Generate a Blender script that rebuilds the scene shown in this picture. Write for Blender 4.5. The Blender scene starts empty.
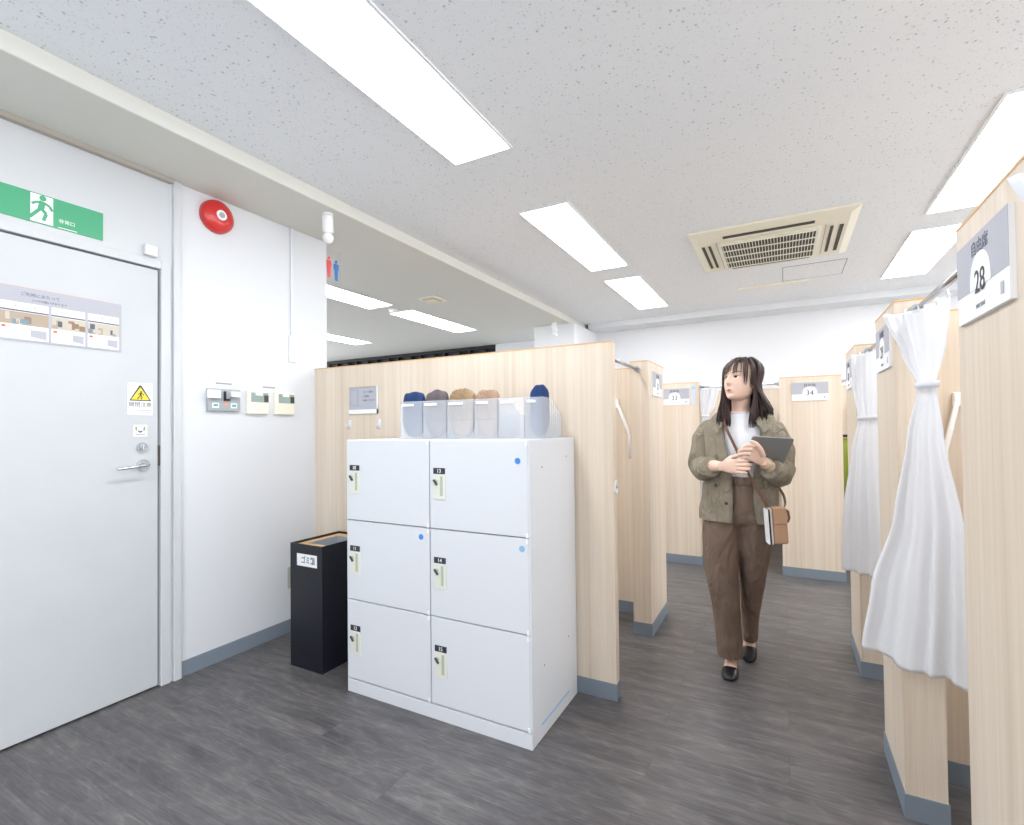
import bpy, bmesh, math, random
from mathutils import Vector, Matrix, noise
random.seed(7)
scn = bpy.context.scene
COL = scn.collection
V = Vector
PI = math.pi
ORG = {}
XF = [None]

# ------------------------------------------------------------------ materials
def lin(c):
    return tuple((x/12.92 if x <= .04045 else ((x+.055)/1.055)**2.4) for x in [v/255 for v in c]) + (1,)
MATS = {}
def mat(name, rgb, rough=.5, metal=0, spec=.5, emit=None, alpha=None, coat=0, trans=0, sheen=0):
    m = bpy.data.materials.new(name); m.use_nodes = True
    b = m.node_tree.nodes['Principled BSDF']
    b.inputs['Base Color'].default_value = lin(rgb)
    b.inputs['Roughness'].default_value = rough
    b.inputs['Metallic'].default_value = metal
    b.inputs['Specular IOR Level'].default_value = spec
    b.inputs['Coat Weight'].default_value = coat
    b.inputs['Transmission Weight'].default_value = trans
    b.inputs['Sheen Weight'].default_value = sheen
    if emit:
        b.inputs['Emission Color'].default_value = lin(emit[0]); b.inputs['Emission Strength'].default_value = emit[1]
    MATS[name] = m
    return m
def nd(m, t, **kw):
    n = m.node_tree.nodes.new(t)
    for k, v in kw.items():
        if hasattr(n, k): setattr(n, k, v)
        else: n.inputs[k.replace('_', ' ')].default_value = v
    return n
def lk(m, a, b): m.node_tree.links.new(a, b)
def coords(m, scale, loc=(0, 0, 0)):
    tc = nd(m, 'ShaderNodeTexCoord'); mp = nd(m, 'ShaderNodeMapping')
    mp.inputs['Scale'].default_value = scale; mp.inputs['Location'].default_value = loc
    lk(m, tc.outputs['Object'], mp.inputs['Vector']); return mp.outputs['Vector']
def ramp(m, fac, stops):
    r = nd(m, 'ShaderNodeValToRGB'); e = r.color_ramp.elements
    e[0].position, e[0].color = stops[0][0], lin(stops[0][1])
    e[1].position, e[1].color = stops[-1][0], lin(stops[-1][1])
    for p, c in stops[1:-1]:
        x = e.new(p); x.color = lin(c)
    lk(m, fac, r.inputs['Fac']); return r.outputs['Color']
def bump(m, h, strength, dist=.01):
    b = nd(m, 'ShaderNodeBump'); b.inputs['Strength'].default_value = strength; b.inputs['Distance'].default_value = dist
    lk(m, h, b.inputs['Height']); lk(m, b.outputs['Normal'], m.node_tree.nodes['Principled BSDF'].inputs['Normal'])
def bsdf(m): return m.node_tree.nodes['Principled BSDF']
def mixc(m, fac, a, b, mode='MIX'):
    n = nd(m, 'ShaderNodeMix', data_type='RGBA', blend_type=mode)
    if isinstance(fac, float): n.inputs[0].default_value = fac
    else: lk(m, fac, n.inputs[0])
    lk(m, a, n.inputs[6])
    if isinstance(b, tuple): n.inputs[7].default_value = b
    else: lk(m, b, n.inputs[7])
    return n.outputs[2]

wall_m = mat('white_wallpaper', (233, 235, 239), .75)
n = nd(wall_m, 'ShaderNodeTexNoise', Scale=160.0); lk(wall_m, coords(wall_m, (1, 1, 1)), n.inputs['Vector']); bump(wall_m, n.outputs['Fac'], .12, .003)
soffit_m = mat('soffit_paint', (220, 220, 213), .8)
wallb_m = mat('left_wall_toned_for_light', (219, 222, 226), .7)  # same wall paint, darkened to offset the strong light on the left wall
trimb_m = mat('door_frame_paint', (204, 207, 210), .45)
trimw_m = mat('white_trim', (228, 231, 234), .45)
door_m = mat('painted_steel_door', (223, 228, 232), .35)
n = nd(door_m, 'ShaderNodeTexNoise', Scale=3.0); lk(door_m, coords(door_m, (1, 1, 1)), n.inputs['Vector'])
lk(door_m, ramp(door_m, n.outputs['Fac'], [(.3, (194, 198, 201)), (.7, (199, 203, 206))]), bsdf(door_m).inputs['Base Color'])
gap_m = mat('dark_gap', (70, 68, 64), .8)

ceil_m = mat('mineral_fibre_ceiling', (236, 236, 238), .85)
vv = coords(ceil_m, (1, 1, 1))
n1 = nd(ceil_m, 'ShaderNodeTexNoise', Scale=26.0, Detail=3.0, Roughness=.6); lk(ceil_m, vv, n1.inputs['Vector'])
n2 = nd(ceil_m, 'ShaderNodeTexNoise', Scale=110.0, Detail=2.0); lk(ceil_m, vv, n2.inputs['Vector'])
vo = nd(ceil_m, 'ShaderNodeTexVoronoi', Scale=34.0); lk(ceil_m, vv, vo.inputs['Vector'])
r1 = ramp(ceil_m, vo.outputs['Distance'], [(.0, (0, 0, 0)), (.12, (0, 0, 0)), (.2, (255, 255, 255))])
r2 = ramp(ceil_m, n2.outputs['Fac'], [(.28, (0, 0, 0)), (.36, (255, 255, 255))])
r3 = ramp(ceil_m, n1.outputs['Fac'], [(.44, (255, 255, 255)), (.52, (0, 0, 0))])
mx = nd(ceil_m, 'ShaderNodeMath', operation='MAXIMUM'); lk(ceil_m, r1, mx.inputs[0]); lk(ceil_m, r3, mx.inputs[1])
mn = nd(ceil_m, 'ShaderNodeMath', operation='MINIMUM'); lk(ceil_m, mx.outputs[0], mn.inputs[0]); lk(ceil_m, r2, mn.inputs[1])
cc = ramp(ceil_m, mn.outputs[0], [(0., (198, 202, 206)), (1., (240, 244, 248))])
lk(ceil_m, cc, bsdf(ceil_m).inputs['Base Color']); bump(ceil_m, mn.outputs[0], .5, .004)

# dark oak vinyl planks, boards run along X
floor_m = mat('dark_oak_vinyl', (84, 82, 82), .38)
vv = coords(floor_m, (1, 1, 1))
br = nd(floor_m, 'ShaderNodeTexBrick', offset=.37, squash=1.0)
for k, v in dict(Scale=1.0).items(): br.inputs[k].default_value = v
br.inputs['Mortar Size'].default_value = .0012; br.inputs['Brick Width'].default_value = 1.22; br.inputs['Row Height'].default_value = .18
br.inputs['Color1'].default_value = (0, 0, 0, 1); br.inputs['Color2'].default_value = (1, 1, 1, 1); br.inputs['Mortar'].default_value = (.5, .5, .5, 1)
lk(floor_m, vv, br.inputs['Vector'])
add = nd(floor_m, 'ShaderNodeVectorMath', operation='MULTIPLY_ADD')
lk(floor_m, br.outputs['Color'], add.inputs[0]); add.inputs[1].default_value = (3.1, 5.3, 0); lk(floor_m, vv, add.inputs[2])
mp = nd(floor_m, 'ShaderNodeMapping'); mp.inputs['Scale'].default_value = (1.0, 7.0, 1.0); lk(floor_m, add.outputs[0], mp.inputs['Vector'])
g1 = nd(floor_m, 'ShaderNodeTexNoise', Scale=2.6, Detail=6.0, Roughness=.62, Distortion=.6); lk(floor_m, mp.outputs['Vector'], g1.inputs['Vector'])
wv = nd(floor_m, 'ShaderNodeTexWave', wave_type='RINGS', rings_direction='Y', Scale=2.6, Distortion=14.0, Detail=4.0, Detail_Scale=.8)
lk(floor_m, mp.outputs['Vector'], wv.inputs['Vector'])
mp2 = nd(floor_m, 'ShaderNodeMapping'); mp2.inputs['Scale'].default_value = (6.0, 150.0, 1.0); lk(floor_m, add.outputs[0], mp2.inputs['Vector'])
g2 = nd(floor_m, 'ShaderNodeTexNoise', Scale=1.0, Detail=4.0, Roughness=.7); lk(floor_m, mp2.outputs['Vector'], g2.inputs['Vector'])
c1 = ramp(floor_m, g1.outputs['Fac'], [(.25, (98, 97, 102)), (.5, (130, 128, 131)), (.75, (160, 157, 156))])
c2 = ramp(floor_m, wv.outputs['Fac'], [(0., (112, 112, 112)), (.82, (126, 126, 126)), (1., (178, 176, 172))])
c3 = ramp(floor_m, g2.outputs['Fac'], [(.3, (96, 96, 96)), (.7, (160, 158, 156))])
cm = mixc(floor_m, .3, c1, c2, 'OVERLAY'); cm = mixc(floor_m, .8, cm, c3, 'OVERLAY')
mm = nd(floor_m, 'ShaderNodeMapRange'); lk(floor_m, br.outputs['Fac'], mm.inputs[0]); mm.inputs[4].default_value = .35
cm = mixc(floor_m, mm.outputs[0], cm, lin((50, 48, 48)))
lk(floor_m, cm, bsdf(floor_m).inputs['Base Color'])
bump(floor_m, g2.outputs['Fac'], .12, .002)

def woodmat(name, a, b, c, rough=.5, s=(1, 1, 1)):
    m = mat(name, b, rough)
    v1 = coords(m, (55*s[0], 55*s[1], .8*s[2])); v2 = coords(m, (11*s[0], 11*s[1], .25*s[2])); v3 = coords(m, (240, 240, 9))
    n1 = nd(m, 'ShaderNodeTexNoise', Scale=1.0, Detail=3.0, Roughness=.55); lk(m, v1, n1.inputs['Vector'])
    n2 = nd(m, 'ShaderNodeTexNoise', Scale=1.0, Detail=2.0); lk(m, v2, n2.inputs['Vector'])
    n3 = nd(m, 'ShaderNodeTexNoise', Scale=1.0, Detail=2.0); lk(m, v3, n3.inputs['Vector'])
    x = nd(m, 'ShaderNodeMath', operation='MULTIPLY_ADD'); lk(m, n1.outputs['Fac'], x.inputs[0]); x.inputs[1].default_value = .5
    y = nd(m, 'ShaderNodeMath', operation='MULTIPLY'); lk(m, n2.outputs['Fac'], y.inputs[0]); y.inputs[1].default_value = .35
    lk(m, y.outputs[0], x.inputs[2])
    z = nd(m, 'ShaderNodeMath', operation='MULTIPLY_ADD'); lk(m, n3.outputs['Fac'], z.inputs[0]); z.inputs[1].default_value = .15; lk(m, x.outputs[0], z.inputs[2])
    lk(m, ramp(m, z.outputs[0], [(.34, a), (.5, b), (.66, c)]), bsdf(m).inputs['Base Color'])
    return m
wood_m = woodmat('maple_laminate', (211, 195, 175), (221, 206, 188), (229, 217, 202), .5)
edge_m = mat('orange_wood_edge', (214, 172, 118), .5)
base_m = mat('grey_vinyl_baseboard', (126, 137, 149), .45)
white_m = mat('white_laminate', (222, 225, 230), .35)
seam_m = mat('grey_seam', (150, 155, 162), .6)
black_m = mat('black_powder_coat', (22, 24, 34), .4)
dark_m = mat('charcoal', (48, 50, 56), .5)
chrome_m = mat('brushed_steel', (205, 207, 210), .25, 1)
beige_m = mat('aged_beige_plastic', (240, 238, 224), .45)
beige2_m = mat('yellowed_beige_plastic', (240, 235, 216), .45)
slot_m = mat('dark_vent', (74, 70, 62), .7)
cream_m = mat('cream_plastic', (226, 228, 214), .4)
grey_m = mat('grey_metal', (166, 172, 178), .4)
lcd_m = mat('lcd_green_grey', (150, 168, 160), .3)
paper_m = mat('white_paper', (244, 245, 247), .6)
lilac_m = mat('pale_lilac_print', (180, 181, 190), .6)
ink_m = mat('grey_ink', (92, 96, 112), .6)
dink_m = mat('dark_ink', (58, 60, 66), .6)
green_m = mat('exit_green', (72, 166, 122), .5)
red_m = mat('alarm_red', (206, 46, 44), .3, coat=.3)
pink_m = mat('sign_red', (232, 92, 98), .5)
blue_m = mat('sign_blue', (60, 120, 196), .5)
sky_m = mat('sticker_blue', (58, 138, 224), .4)
pale_m = mat('sticker_pale_blue', (148, 184, 224), .4)
tape_m = mat('pale_blue_tape', (150, 196, 232), .5)
yell_m = mat('warning_yellow', (240, 216, 64), .5)
lamp_m = mat('lit_diffuser', (255, 255, 255), .5, emit=((251, 253, 255), 9.5))
lamph_m = mat('lamp_housing', (240, 242, 245), .4)
windark_m = mat('night_glass', (44, 52, 66), .12)
winblack_m = mat('black_window_frame', (20, 20, 24), .4)
lime_m = mat('lime_mesh', (136, 150, 44), .7)
blk_m = mat('black_plastic', (24, 24, 26), .45)
acr_m = bpy.data.materials.new('clear_acrylic'); acr_m.use_nodes = True
def translucent(m, rgb, clear, rough=.25):
    nt = m.node_tree; nt.nodes.clear()
    o = nt.nodes.new('ShaderNodeOutputMaterial'); t = nt.nodes.new('ShaderNodeBsdfTransparent'); p = nt.nodes.new('ShaderNodeBsdfPrincipled')
    p.inputs['Base Color'].default_value = lin(rgb); p.inputs['Roughness'].default_value = rough
    x = nt.nodes.new('ShaderNodeMixShader'); x.inputs[0].default_value = 1-clear
    nt.links.new(t.outputs[0], x.inputs[1]); nt.links.new(p.outputs[0], x.inputs[2]); nt.links.new(x.outputs[0], o.inputs[0])
translucent(acr_m, (240, 244, 248), .97, .1)
box_m = bpy.data.materials.new('frosted_polypropylene'); box_m.use_nodes = True; translucent(box_m, (236, 241, 248), .74, .3)
cur_m = bpy.data.materials.new('white_sheer_cotton'); cur_m.use_nodes = True
nt = cur_m.node_tree; nt.nodes.clear()
o_ = nt.nodes.new('ShaderNodeOutputMaterial'); d_ = nt.nodes.new('ShaderNodeBsdfDiffuse'); t_ = nt.nodes.new('ShaderNodeBsdfTranslucent'); x_ = nt.nodes.new('ShaderNodeMixShader')
d_.inputs[0].default_value = lin((247, 248, 251)); t_.inputs[0].default_value = lin((247, 248, 251)); x_.inputs[0].default_value = .45
nt.links.new(d_.outputs[0], x_.inputs[1]); nt.links.new(t_.outputs[0], x_.inputs[2]); nt.links.new(x_.outputs[0], o_.inputs[0])

def fabric(name, rgb, rough=.9, scale=500, amt=.15, var=8, crease=0):
    m = mat(name, rgb, rough, spec=.2)
    n = nd(m, 'ShaderNodeTexNoise', Scale=float(scale), Detail=2.0); lk(m, coords(m, (1, 1, 1)), n.inputs['Vector'])
    bump(m, n.outputs['Fac'], amt, .002)
    n2 = nd(m, 'ShaderNodeTexNoise', Scale=9.0, Detail=3.0); lk(m, coords(m, (1, 1, .6)), n2.inputs['Vector'])
    lo = tuple(max(0, c-var) for c in rgb); hi = tuple(min(255, c+var) for c in rgb)
    lk(m, ramp(m, n2.outputs['Fac'], [(.3, lo), (.7, hi)]), bsdf(m).inputs['Base Color'])
    if crease:
        n3 = nd(m, 'ShaderNodeTexNoise', Scale=crease, Detail=3.0, Roughness=.55, Distortion=1.2); lk(m, coords(m, (1, 1, .55)), n3.inputs['Vector'])
        x = nd(m, 'ShaderNodeMath', operation='MULTIPLY_ADD'); lk(m, n.outputs['Fac'], x.inputs[0]); x.inputs[1].default_value = .03; lk(m, n3.outputs['Fac'], x.inputs[2])
        bump(m, x.outputs[0], 1.0, .05)
    return m
jack_m = fabric('khaki_cotton', (150, 142, 126), crease=13.0); trou_m = fabric('brown_twill', (124, 106, 94), crease=8.0); shirt_m = fabric('white_jersey', (242, 243, 248), var=3)
navy_m = fabric('navy_fleece', (40, 62, 104), scale=90, amt=.5); gfl_m = fabric('grey_fleece', (100, 92, 96), scale=90, amt=.5)
brf_m = fabric('brown_knit', (150, 126, 98), scale=60, amt=.9, var=26); tanf_m = fabric('tan_knit', (160, 134, 112), scale=60, amt=.9, var=24)
leather_m = mat('tan_leather', (184, 146, 118), .5); dleather_m = mat('brown_leather_strap', (112, 74, 58), .5)
skin_m = mat('skin', (238, 204, 186), .5, spec=.3); bsdf(skin_m).inputs['Subsurface Weight'].default_value = .12
bsdf(skin_m).inputs['Subsurface Radius'].default_value = (.012, .005, .003)
lip_m = mat('lips', (204, 112, 112), .4); brow_m = mat('eyebrow', (92, 66, 56), .8); eye_m = mat('eye_white', (236, 232, 230), .3); iris_m = mat('iris', (40, 26, 22), .2)
blush_m = mat('nail', (240, 196, 184), .3)
hair_m = mat('dark_brown_hair', (54, 36, 33), .42, spec=.45)
shoe_m = mat('black_leather_shoe', (24, 24, 28), .35)
tab_m = mat('space_grey_aluminium', (136, 138, 140), .4, .1); glass_m = mat('tablet_screen', (10, 10, 14), .1)
gold_m = mat('pale_gold_band', (214, 200, 168), .35, .4)

# ------------------------------------------------------------------ mesh builder
class MB:
    def __init__(s): s.bm = bmesh.new(); s.mats = []
    def mi(s, m):
        if m not in s.mats: s.mats.append(m)
        return s.mats.index(m)
    def face(s, pts, m):
        f = s.bm.faces.new([s.bm.verts.new(p) for p in pts]); f.material_index = s.mi(m); return f
    def box(s, x0, x1, y0, y1, z0, z1, m, bev=0, M=None):
        i = s.mi(m); b = bmesh.new()
        x0, x1 = min(x0, x1), max(x0, x1); y0, y1 = min(y0, y1), max(y0, y1); z0, z1 = min(z0, z1), max(z0, z1)
        vs = [b.verts.new((x, y, z)) for x in (x0, x1) for y in (y0, y1) for z in (z0, z1)]
        for q in ((0, 1, 3, 2), (4, 6, 7, 5), (0, 4, 5, 1), (2, 3, 7, 6), (0, 2, 6, 4), (1, 5, 7, 3)): b.faces.new([vs[k] for k in q])
        if bev: bmesh.ops.bevel(b, geom=b.edges[:], offset=bev, segments=2, affect='EDGES', profile=.5)
        s.merge(b, i, M)
    def merge(s, b, i, M=None):
        mp = {}
        for v in b.verts: mp[v] = s.bm.verts.new(M @ v.co if M else v.co)
        for f in b.faces:
            try: g = s.bm.faces.new([mp[v] for v in f.verts])
            except ValueError: continue
            g.material_index = i; g.smooth = f.smooth
        b.free()
    def loft(s, rings, m, caps=True, closed=True, smooth=True):
        i = s.mi(m); R = [[s.bm.verts.new(p) for p in r] for r in rings]; n = len(R[0])
        for a, b in zip(R, R[1:]):
            for k in range(n if closed else n-1):
                f = s.bm.faces.new((a[k], a[(k+1) % n], b[(k+1) % n], b[k])); f.material_index = i; f.smooth = smooth
        if caps:
            f = s.bm.faces.new(R[0][::-1]); f.material_index = i; f = s.bm.faces.new(R[-1]); f.material_index = i
        return R
    def tube(s, path, rad, m, n=10, flat=1.0, caps=True, up=None):
        P = [V(p) for p in path]
        if not hasattr(rad, '__len__'): rad = [rad]*len(P)
        rings = []; U = None
        for k, p in enumerate(P):
            t = (P[min(k+1, len(P)-1)]-P[max(k-1, 0)]).normalized()
            if U is None:
                U = V(up) if up else (V((0, 0, 1)) if abs(t.z) < .9 else V((0, 1, 0)))
            U = (U-t*U.dot(t)).normalized(); W = t.cross(U)
            rings.append([p+(U*math.cos(a)*flat+W*math.sin(a))*rad[k] for a in [2*PI*j/n for j in range(n)]])
        s.loft(rings, m, caps)
    def cyl(s, c, ax, r, h, m, n=20, r2=None):
        c = V(c); ax = V(ax).normalized(); s.tube([c, c+ax*h], [r, r2 if r2 is not None else r], m, n)
    def ell(s, c, r, m, n=16, M=None):
        i = s.mi(m); b = bmesh.new(); bmesh.ops.create_uvsphere(b, u_segments=n, v_segments=max(6, n//2), radius=1)
        for v in b.verts: v.co = V((v.co.x*r[0], v.co.y*r[1], v.co.z*r[2]))
        for f in b.faces: f.smooth = True
        s.merge(b, i, Matrix.Translation(V(c)) @ (M if M else Matrix()))
    def prism(s, pts, d, m, M=None):
        """flat outline pts (x,y) raised from z=0 to z=d"""
        i = s.mi(m); b = bmesh.new(); a = [b.verts.new((x, y, 0)) for x, y in pts]; t = [b.verts.new((x, y, d)) for x, y in pts]
        b.faces.new(a[::-1]); b.faces.new(t); n = len(pts)
        for k in range(n): b.faces.new((a[k], a[(k+1) % n], t[(k+1) % n], t[k]))
        s.merge(b, i, M)
    def text(s, body, size, m, M, z=0, align='CENTER', bold=0, width=None):
        cu = bpy.data.curves.new('t', 'FONT'); cu.body = body; cu.size = size; cu.align_x = align; cu.align_y = 'CENTER'; cu.extrude = 0.0004; cu.offset = bold
        o = bpy.data.objects.new('t', cu); COL.objects.link(o)
        dg = bpy.context.evaluated_depsgraph_get(); me = bpy.data.meshes.new_from_object(o.evaluated_get(dg))
        b = bmesh.new(); b.from_mesh(me)
        if width and len(b.verts):
            w = max(v.co.x for v in b.verts)-min(v.co.x for v in b.verts)
            for v in b.verts: v.co.x *= width/w
        for v in b.verts: v.co.z += z
        s.merge(b, s.mi(m), M); bpy.data.objects.remove(o); bpy.data.curves.remove(cu); bpy.data.meshes.remove(me)
    def build(s, name, parent=None, smooth=None, normals=True, org=None):
        if normals: bmesh.ops.recalc_face_normals(s.bm, faces=s.bm.faces[:])
        if XF[0]: bmesh.ops.transform(s.bm, matrix=XF[0], verts=s.bm.verts[:])
        o_ = ORG.get(parent, V((0, 0, 0))) if parent else (V(org) if org else V((0, 0, 0)))
        bmesh.ops.translate(s.bm, verts=s.bm.verts[:], vec=-o_)
        me = bpy.data.meshes.new(name); s.bm.to_mesh(me); s.bm.free()
        for m in s.mats: me.materials.append(m)
        o = bpy.data.objects.new(name, me); COL.objects.link(o)
        if parent: o.parent = parent
        elif org: o.location = o_
        ORG[o] = o_
        if smooth is not None:
            for f in me.polygons: f.use_smooth = smooth
        return o
def split_build(mb, name, parent, smooth=None):
    """every loose piece becomes a part of its own"""
    bm = mb.bm; bm.verts.ensure_lookup_table(); seen = {}; comps = []
    for v in bm.verts:
        if v in seen: continue
        st = [v]; seen[v] = len(comps); comp = []
        while st:
            q = st.pop(); comp.append(q)
            for e in q.link_edges:
                w = e.other_vert(q)
                if w not in seen: seen[w] = len(comps); st.append(w)
        comps.append(comp)
    for k, comp in enumerate(comps):
        m2 = MB(); m2.mats = list(mb.mats); mp = {v: m2.bm.verts.new(v.co) for v in comp}; done = set()
        for v in comp:
            for f in v.link_faces:
                if f in done: continue
                done.add(f); g_ = m2.bm.faces.new([mp[x] for x in f.verts]); g_.material_index = f.material_index; g_.smooth = f.smooth
        m2.build(name, parent, smooth)
    bm.free()
def tag(o, label, cat, group=None):
    o['label'] = label; o['category'] = cat
    if group: o['group'] = group
    return o
def thing(name, loc, label, cat, group=None):
    o = bpy.data.objects.new(name, None); COL.objects.link(o); o.location = loc; ORG[o] = V(loc); o.empty_display_size = .1
    return tag(o, label, cat, group)
def struct(name, mb, smooth=None):
    o = mb.build(name, smooth=smooth); o['kind'] = 'structure'; return o
def copy_tree(o, loc=None, parent=None):
    c = o.copy(); COL.objects.link(c); c.parent = parent
    if loc: c.location = loc
    for ch in list(o.children): copy_tree(ch, None, c)
    return c
def relabel(o, label): o['label'] = label; return o
def frame(o, x, y, z):  # matrix with columns
    return Matrix(((x[0], y[0], z[0], o[0]), (x[1], y[1], z[1], o[1]), (x[2], y[2], z[2], o[2]), (0, 0, 0, 1)))
XL = -2.70
def on_left(y, z, off=0): return frame((XL+off, y, z), (0, 1, 0), (0, 0, 1), (1, 0, 0))

# ------------------------------------------------------------------ room shell
ZC, ZS, XB = 2.58, 2.51, -2.25
b = MB(); b.box(-7.7, 4.2, -2.0, 6.75, -.08, 0, floor_m); struct('floor', b)
b = MB(); b.box(XB, 4.2, -2.0, 6.6, ZC, ZC+.1, ceil_m); struct('ceiling', b)
b = MB(); b.box(-7.7, XB, -2.0, 6.75, ZS, ZC+.1, soffit_m, .006); struct('ceiling', b)
b = MB(); b.box(-2.2, 4.2, 6.19, 6.6, ZS, ZC, trimw_m); struct('trim_1', b)
b = MB()   # left wall with a doorway
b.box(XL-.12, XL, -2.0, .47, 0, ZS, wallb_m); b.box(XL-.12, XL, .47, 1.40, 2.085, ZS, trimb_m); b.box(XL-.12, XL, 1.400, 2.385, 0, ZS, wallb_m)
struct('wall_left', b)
b = MB()
b.box(XL-.12, XL+.012, 1.354, 1.397, 0, 2.085, trimb_m, .003); b.box(XL-.12, XL+.012, .47, .50, 0, 2.085, trimb_m); b.box(XL-.12, XL+.012, .50, 1.354, 2.045, 2.085, trimb_m, .003)
b.box(XL, XL+.02, 1.408, 1.446, 0, ZS, trimb_m, .004); b.box(XL-.1, XL-.05, .50, 1.354, 0, 2.045, gap_m)
struct('trim_2', b)
b = MB(); b.box(XL, XL+.03, -2, 1.40, ZS-.022, ZS, mat('taupe_reveal', (176, 170, 160), .7)); struct('trim_3', b)
b = MB(); b.box(XL, XL+.006, 1.446, 2.388, 0, .078, base_m); b.box(XL-.12, XL+.006, 2.385, 2.391, 0, .078, base_m); struct('baseboard_left', b)
b = MB(); b.box(-2.2, 4.2, 6.5, 6.6, 0, ZS, wall_m); struct('wall_far', b)
b = MB(); b.box(-7.7, -2.2, 6.55, 6.75, 0, 1.75, wall_m); b.box(-3.80, -2.2, 6.55, 6.75, 1.75, ZS, wall_m); struct('wall_far', b)
b = MB(); b.box(-2.74, -2.2, 5.70, 6.6, 0, ZS, wall_m, .004); struct('wall_column', b)
b = MB()   # high dark window, far left
b.box(-7.68, -3.80, 6.62, 6.64, 1.75, 2.5, windark_m)
for x in [-7.66+.482*k for k in range(9)]: b.box(x-.02, x+.02, 6.56, 6.62, 1.75, 2.5, winblack_m)
b.box(-7.68, -3.80, 6.55, 6.62, 2.455, 2.505, winblack_m); b.box(-7.68, -3.80, 6.55, 6.62, 1.75, 1.80, winblack_m); b.box(-7.68, -3.80, 6.57, 6.62, 2.26, 2.285, winblack_m)
for x in [-7.4+.482*k for k in range(8)]: b.box(x-.06, x+.06, 6.54, 6.60, 2.395, 2.44, winblack_m)
struct('window_1', b)

# ------------------------------------------------------------------ door
b = MB(); b.box(XL-.04, XL-.002, .505, 1.345, .008, 2.038, door_m, .002); d = b.build('door_1'); d['kind'] = 'structure'
b = MB(); b.cyl((XL-.004, 1.279, 1.083), (1, 0, 0), .027, .010, chrome_m); b.tube([(XL, 1.279, 1.083), (XL+.045, 1.279, 1.083), (XL+.055, 1.270, 1.082), (XL+.057, 1.148, 1.074)], [.009, .009, .008, .0065], chrome_m, 12)
b.build('lever_handle', d)
b = MB(); b.cyl((XL-.004, 1.275, 1.168), (1, 0, 0), .023, .012, chrome_m); b.cyl((XL+.006, 1.275, 1.168), (1, 0, 0), .014, .010, grey_m); b.box(XL+.014, XL+.022, 1.270, 1.280, 1.156, 1.180, chrome_m, .002)
b.build('thumb_turn_lock', d)
b = MB(); b.box(XL-.035, XL+.002, 1.3445, 1.3535, 1.075, 1.175, slot_m); b.build('strike_plate', d)

# exit sign strip
b = MB(); M = on_left(.92, 2.172); b.prism([(-.27, -.062), (.195, -.062), (.195, .062), (-.27, .062)], .004, green_m, M)
b.prism([(-.055, -.058), (-.004, -.058), (.018, -.058), (.018, .058), (-.055, .058)], .0048, paper_m, M)
F = on_left(.905, 2.172)
def man(mb, F, m, z, k=1.0):
    c = [(math.cos(a)*.0105*k+.002*k, math.sin(a)*.0105*k+.042*k) for a in [2*PI*j/14 for j in range(14)]]
    mb.prism(c, z, m, F); zi = z
    for seg, w in (([(.002, .03), (-.004, .0)], .0095), ([(-.003, .002), (.012, -.014), (.004, -.042)], .0055), ([(-.004, .002), (-.018, -.016), (-.036, -.040)], .0055),
                   ([(.004, .026), (.022, .018), (.030, .002)], .0042), ([(.0, .026), (-.018, .022), (-.030, .012)], .0042)):
        for (x0, y0), (x1, y1) in zip(seg, seg[1:]):
            dx, dy = x1-x0, y1-y0; L = math.hypot(dx, dy); nx, ny = -dy/L*w, dx/L*w
            zi += .00006; mb.prism([((x0+nx)*k, (y0+ny)*k), ((x0-nx)*k, (y0-ny)*k), ((x1-nx)*k, (y1-ny)*k), ((x1+nx)*k, (y1+ny)*k)], zi, m, F)
man(b, on_left(.902, 2.172), green_m, .0056, 1.1)
b.text('非常口', .019, paper_m, on_left(.985, 2.143), .0045); b.prism([(.035, -.058), (.1, -.058), (.1, -.055), (.035, -.055)], .0046, paper_m, M)
tag(b.build('exit_sign', org=(XL, .92, 2.172)), 'green emergency exit sign with running figure above the white door', 'sign')

# sensor
b = MB(); b.box(XL, XL+.025, 1.277, 1.335, 2.095, 2.148, white_m, .005); tag(b.build('door_sensor', org=(XL, 1.3, 2.12)), 'small white sensor box above the door frame corner', 'sensor')

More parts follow.
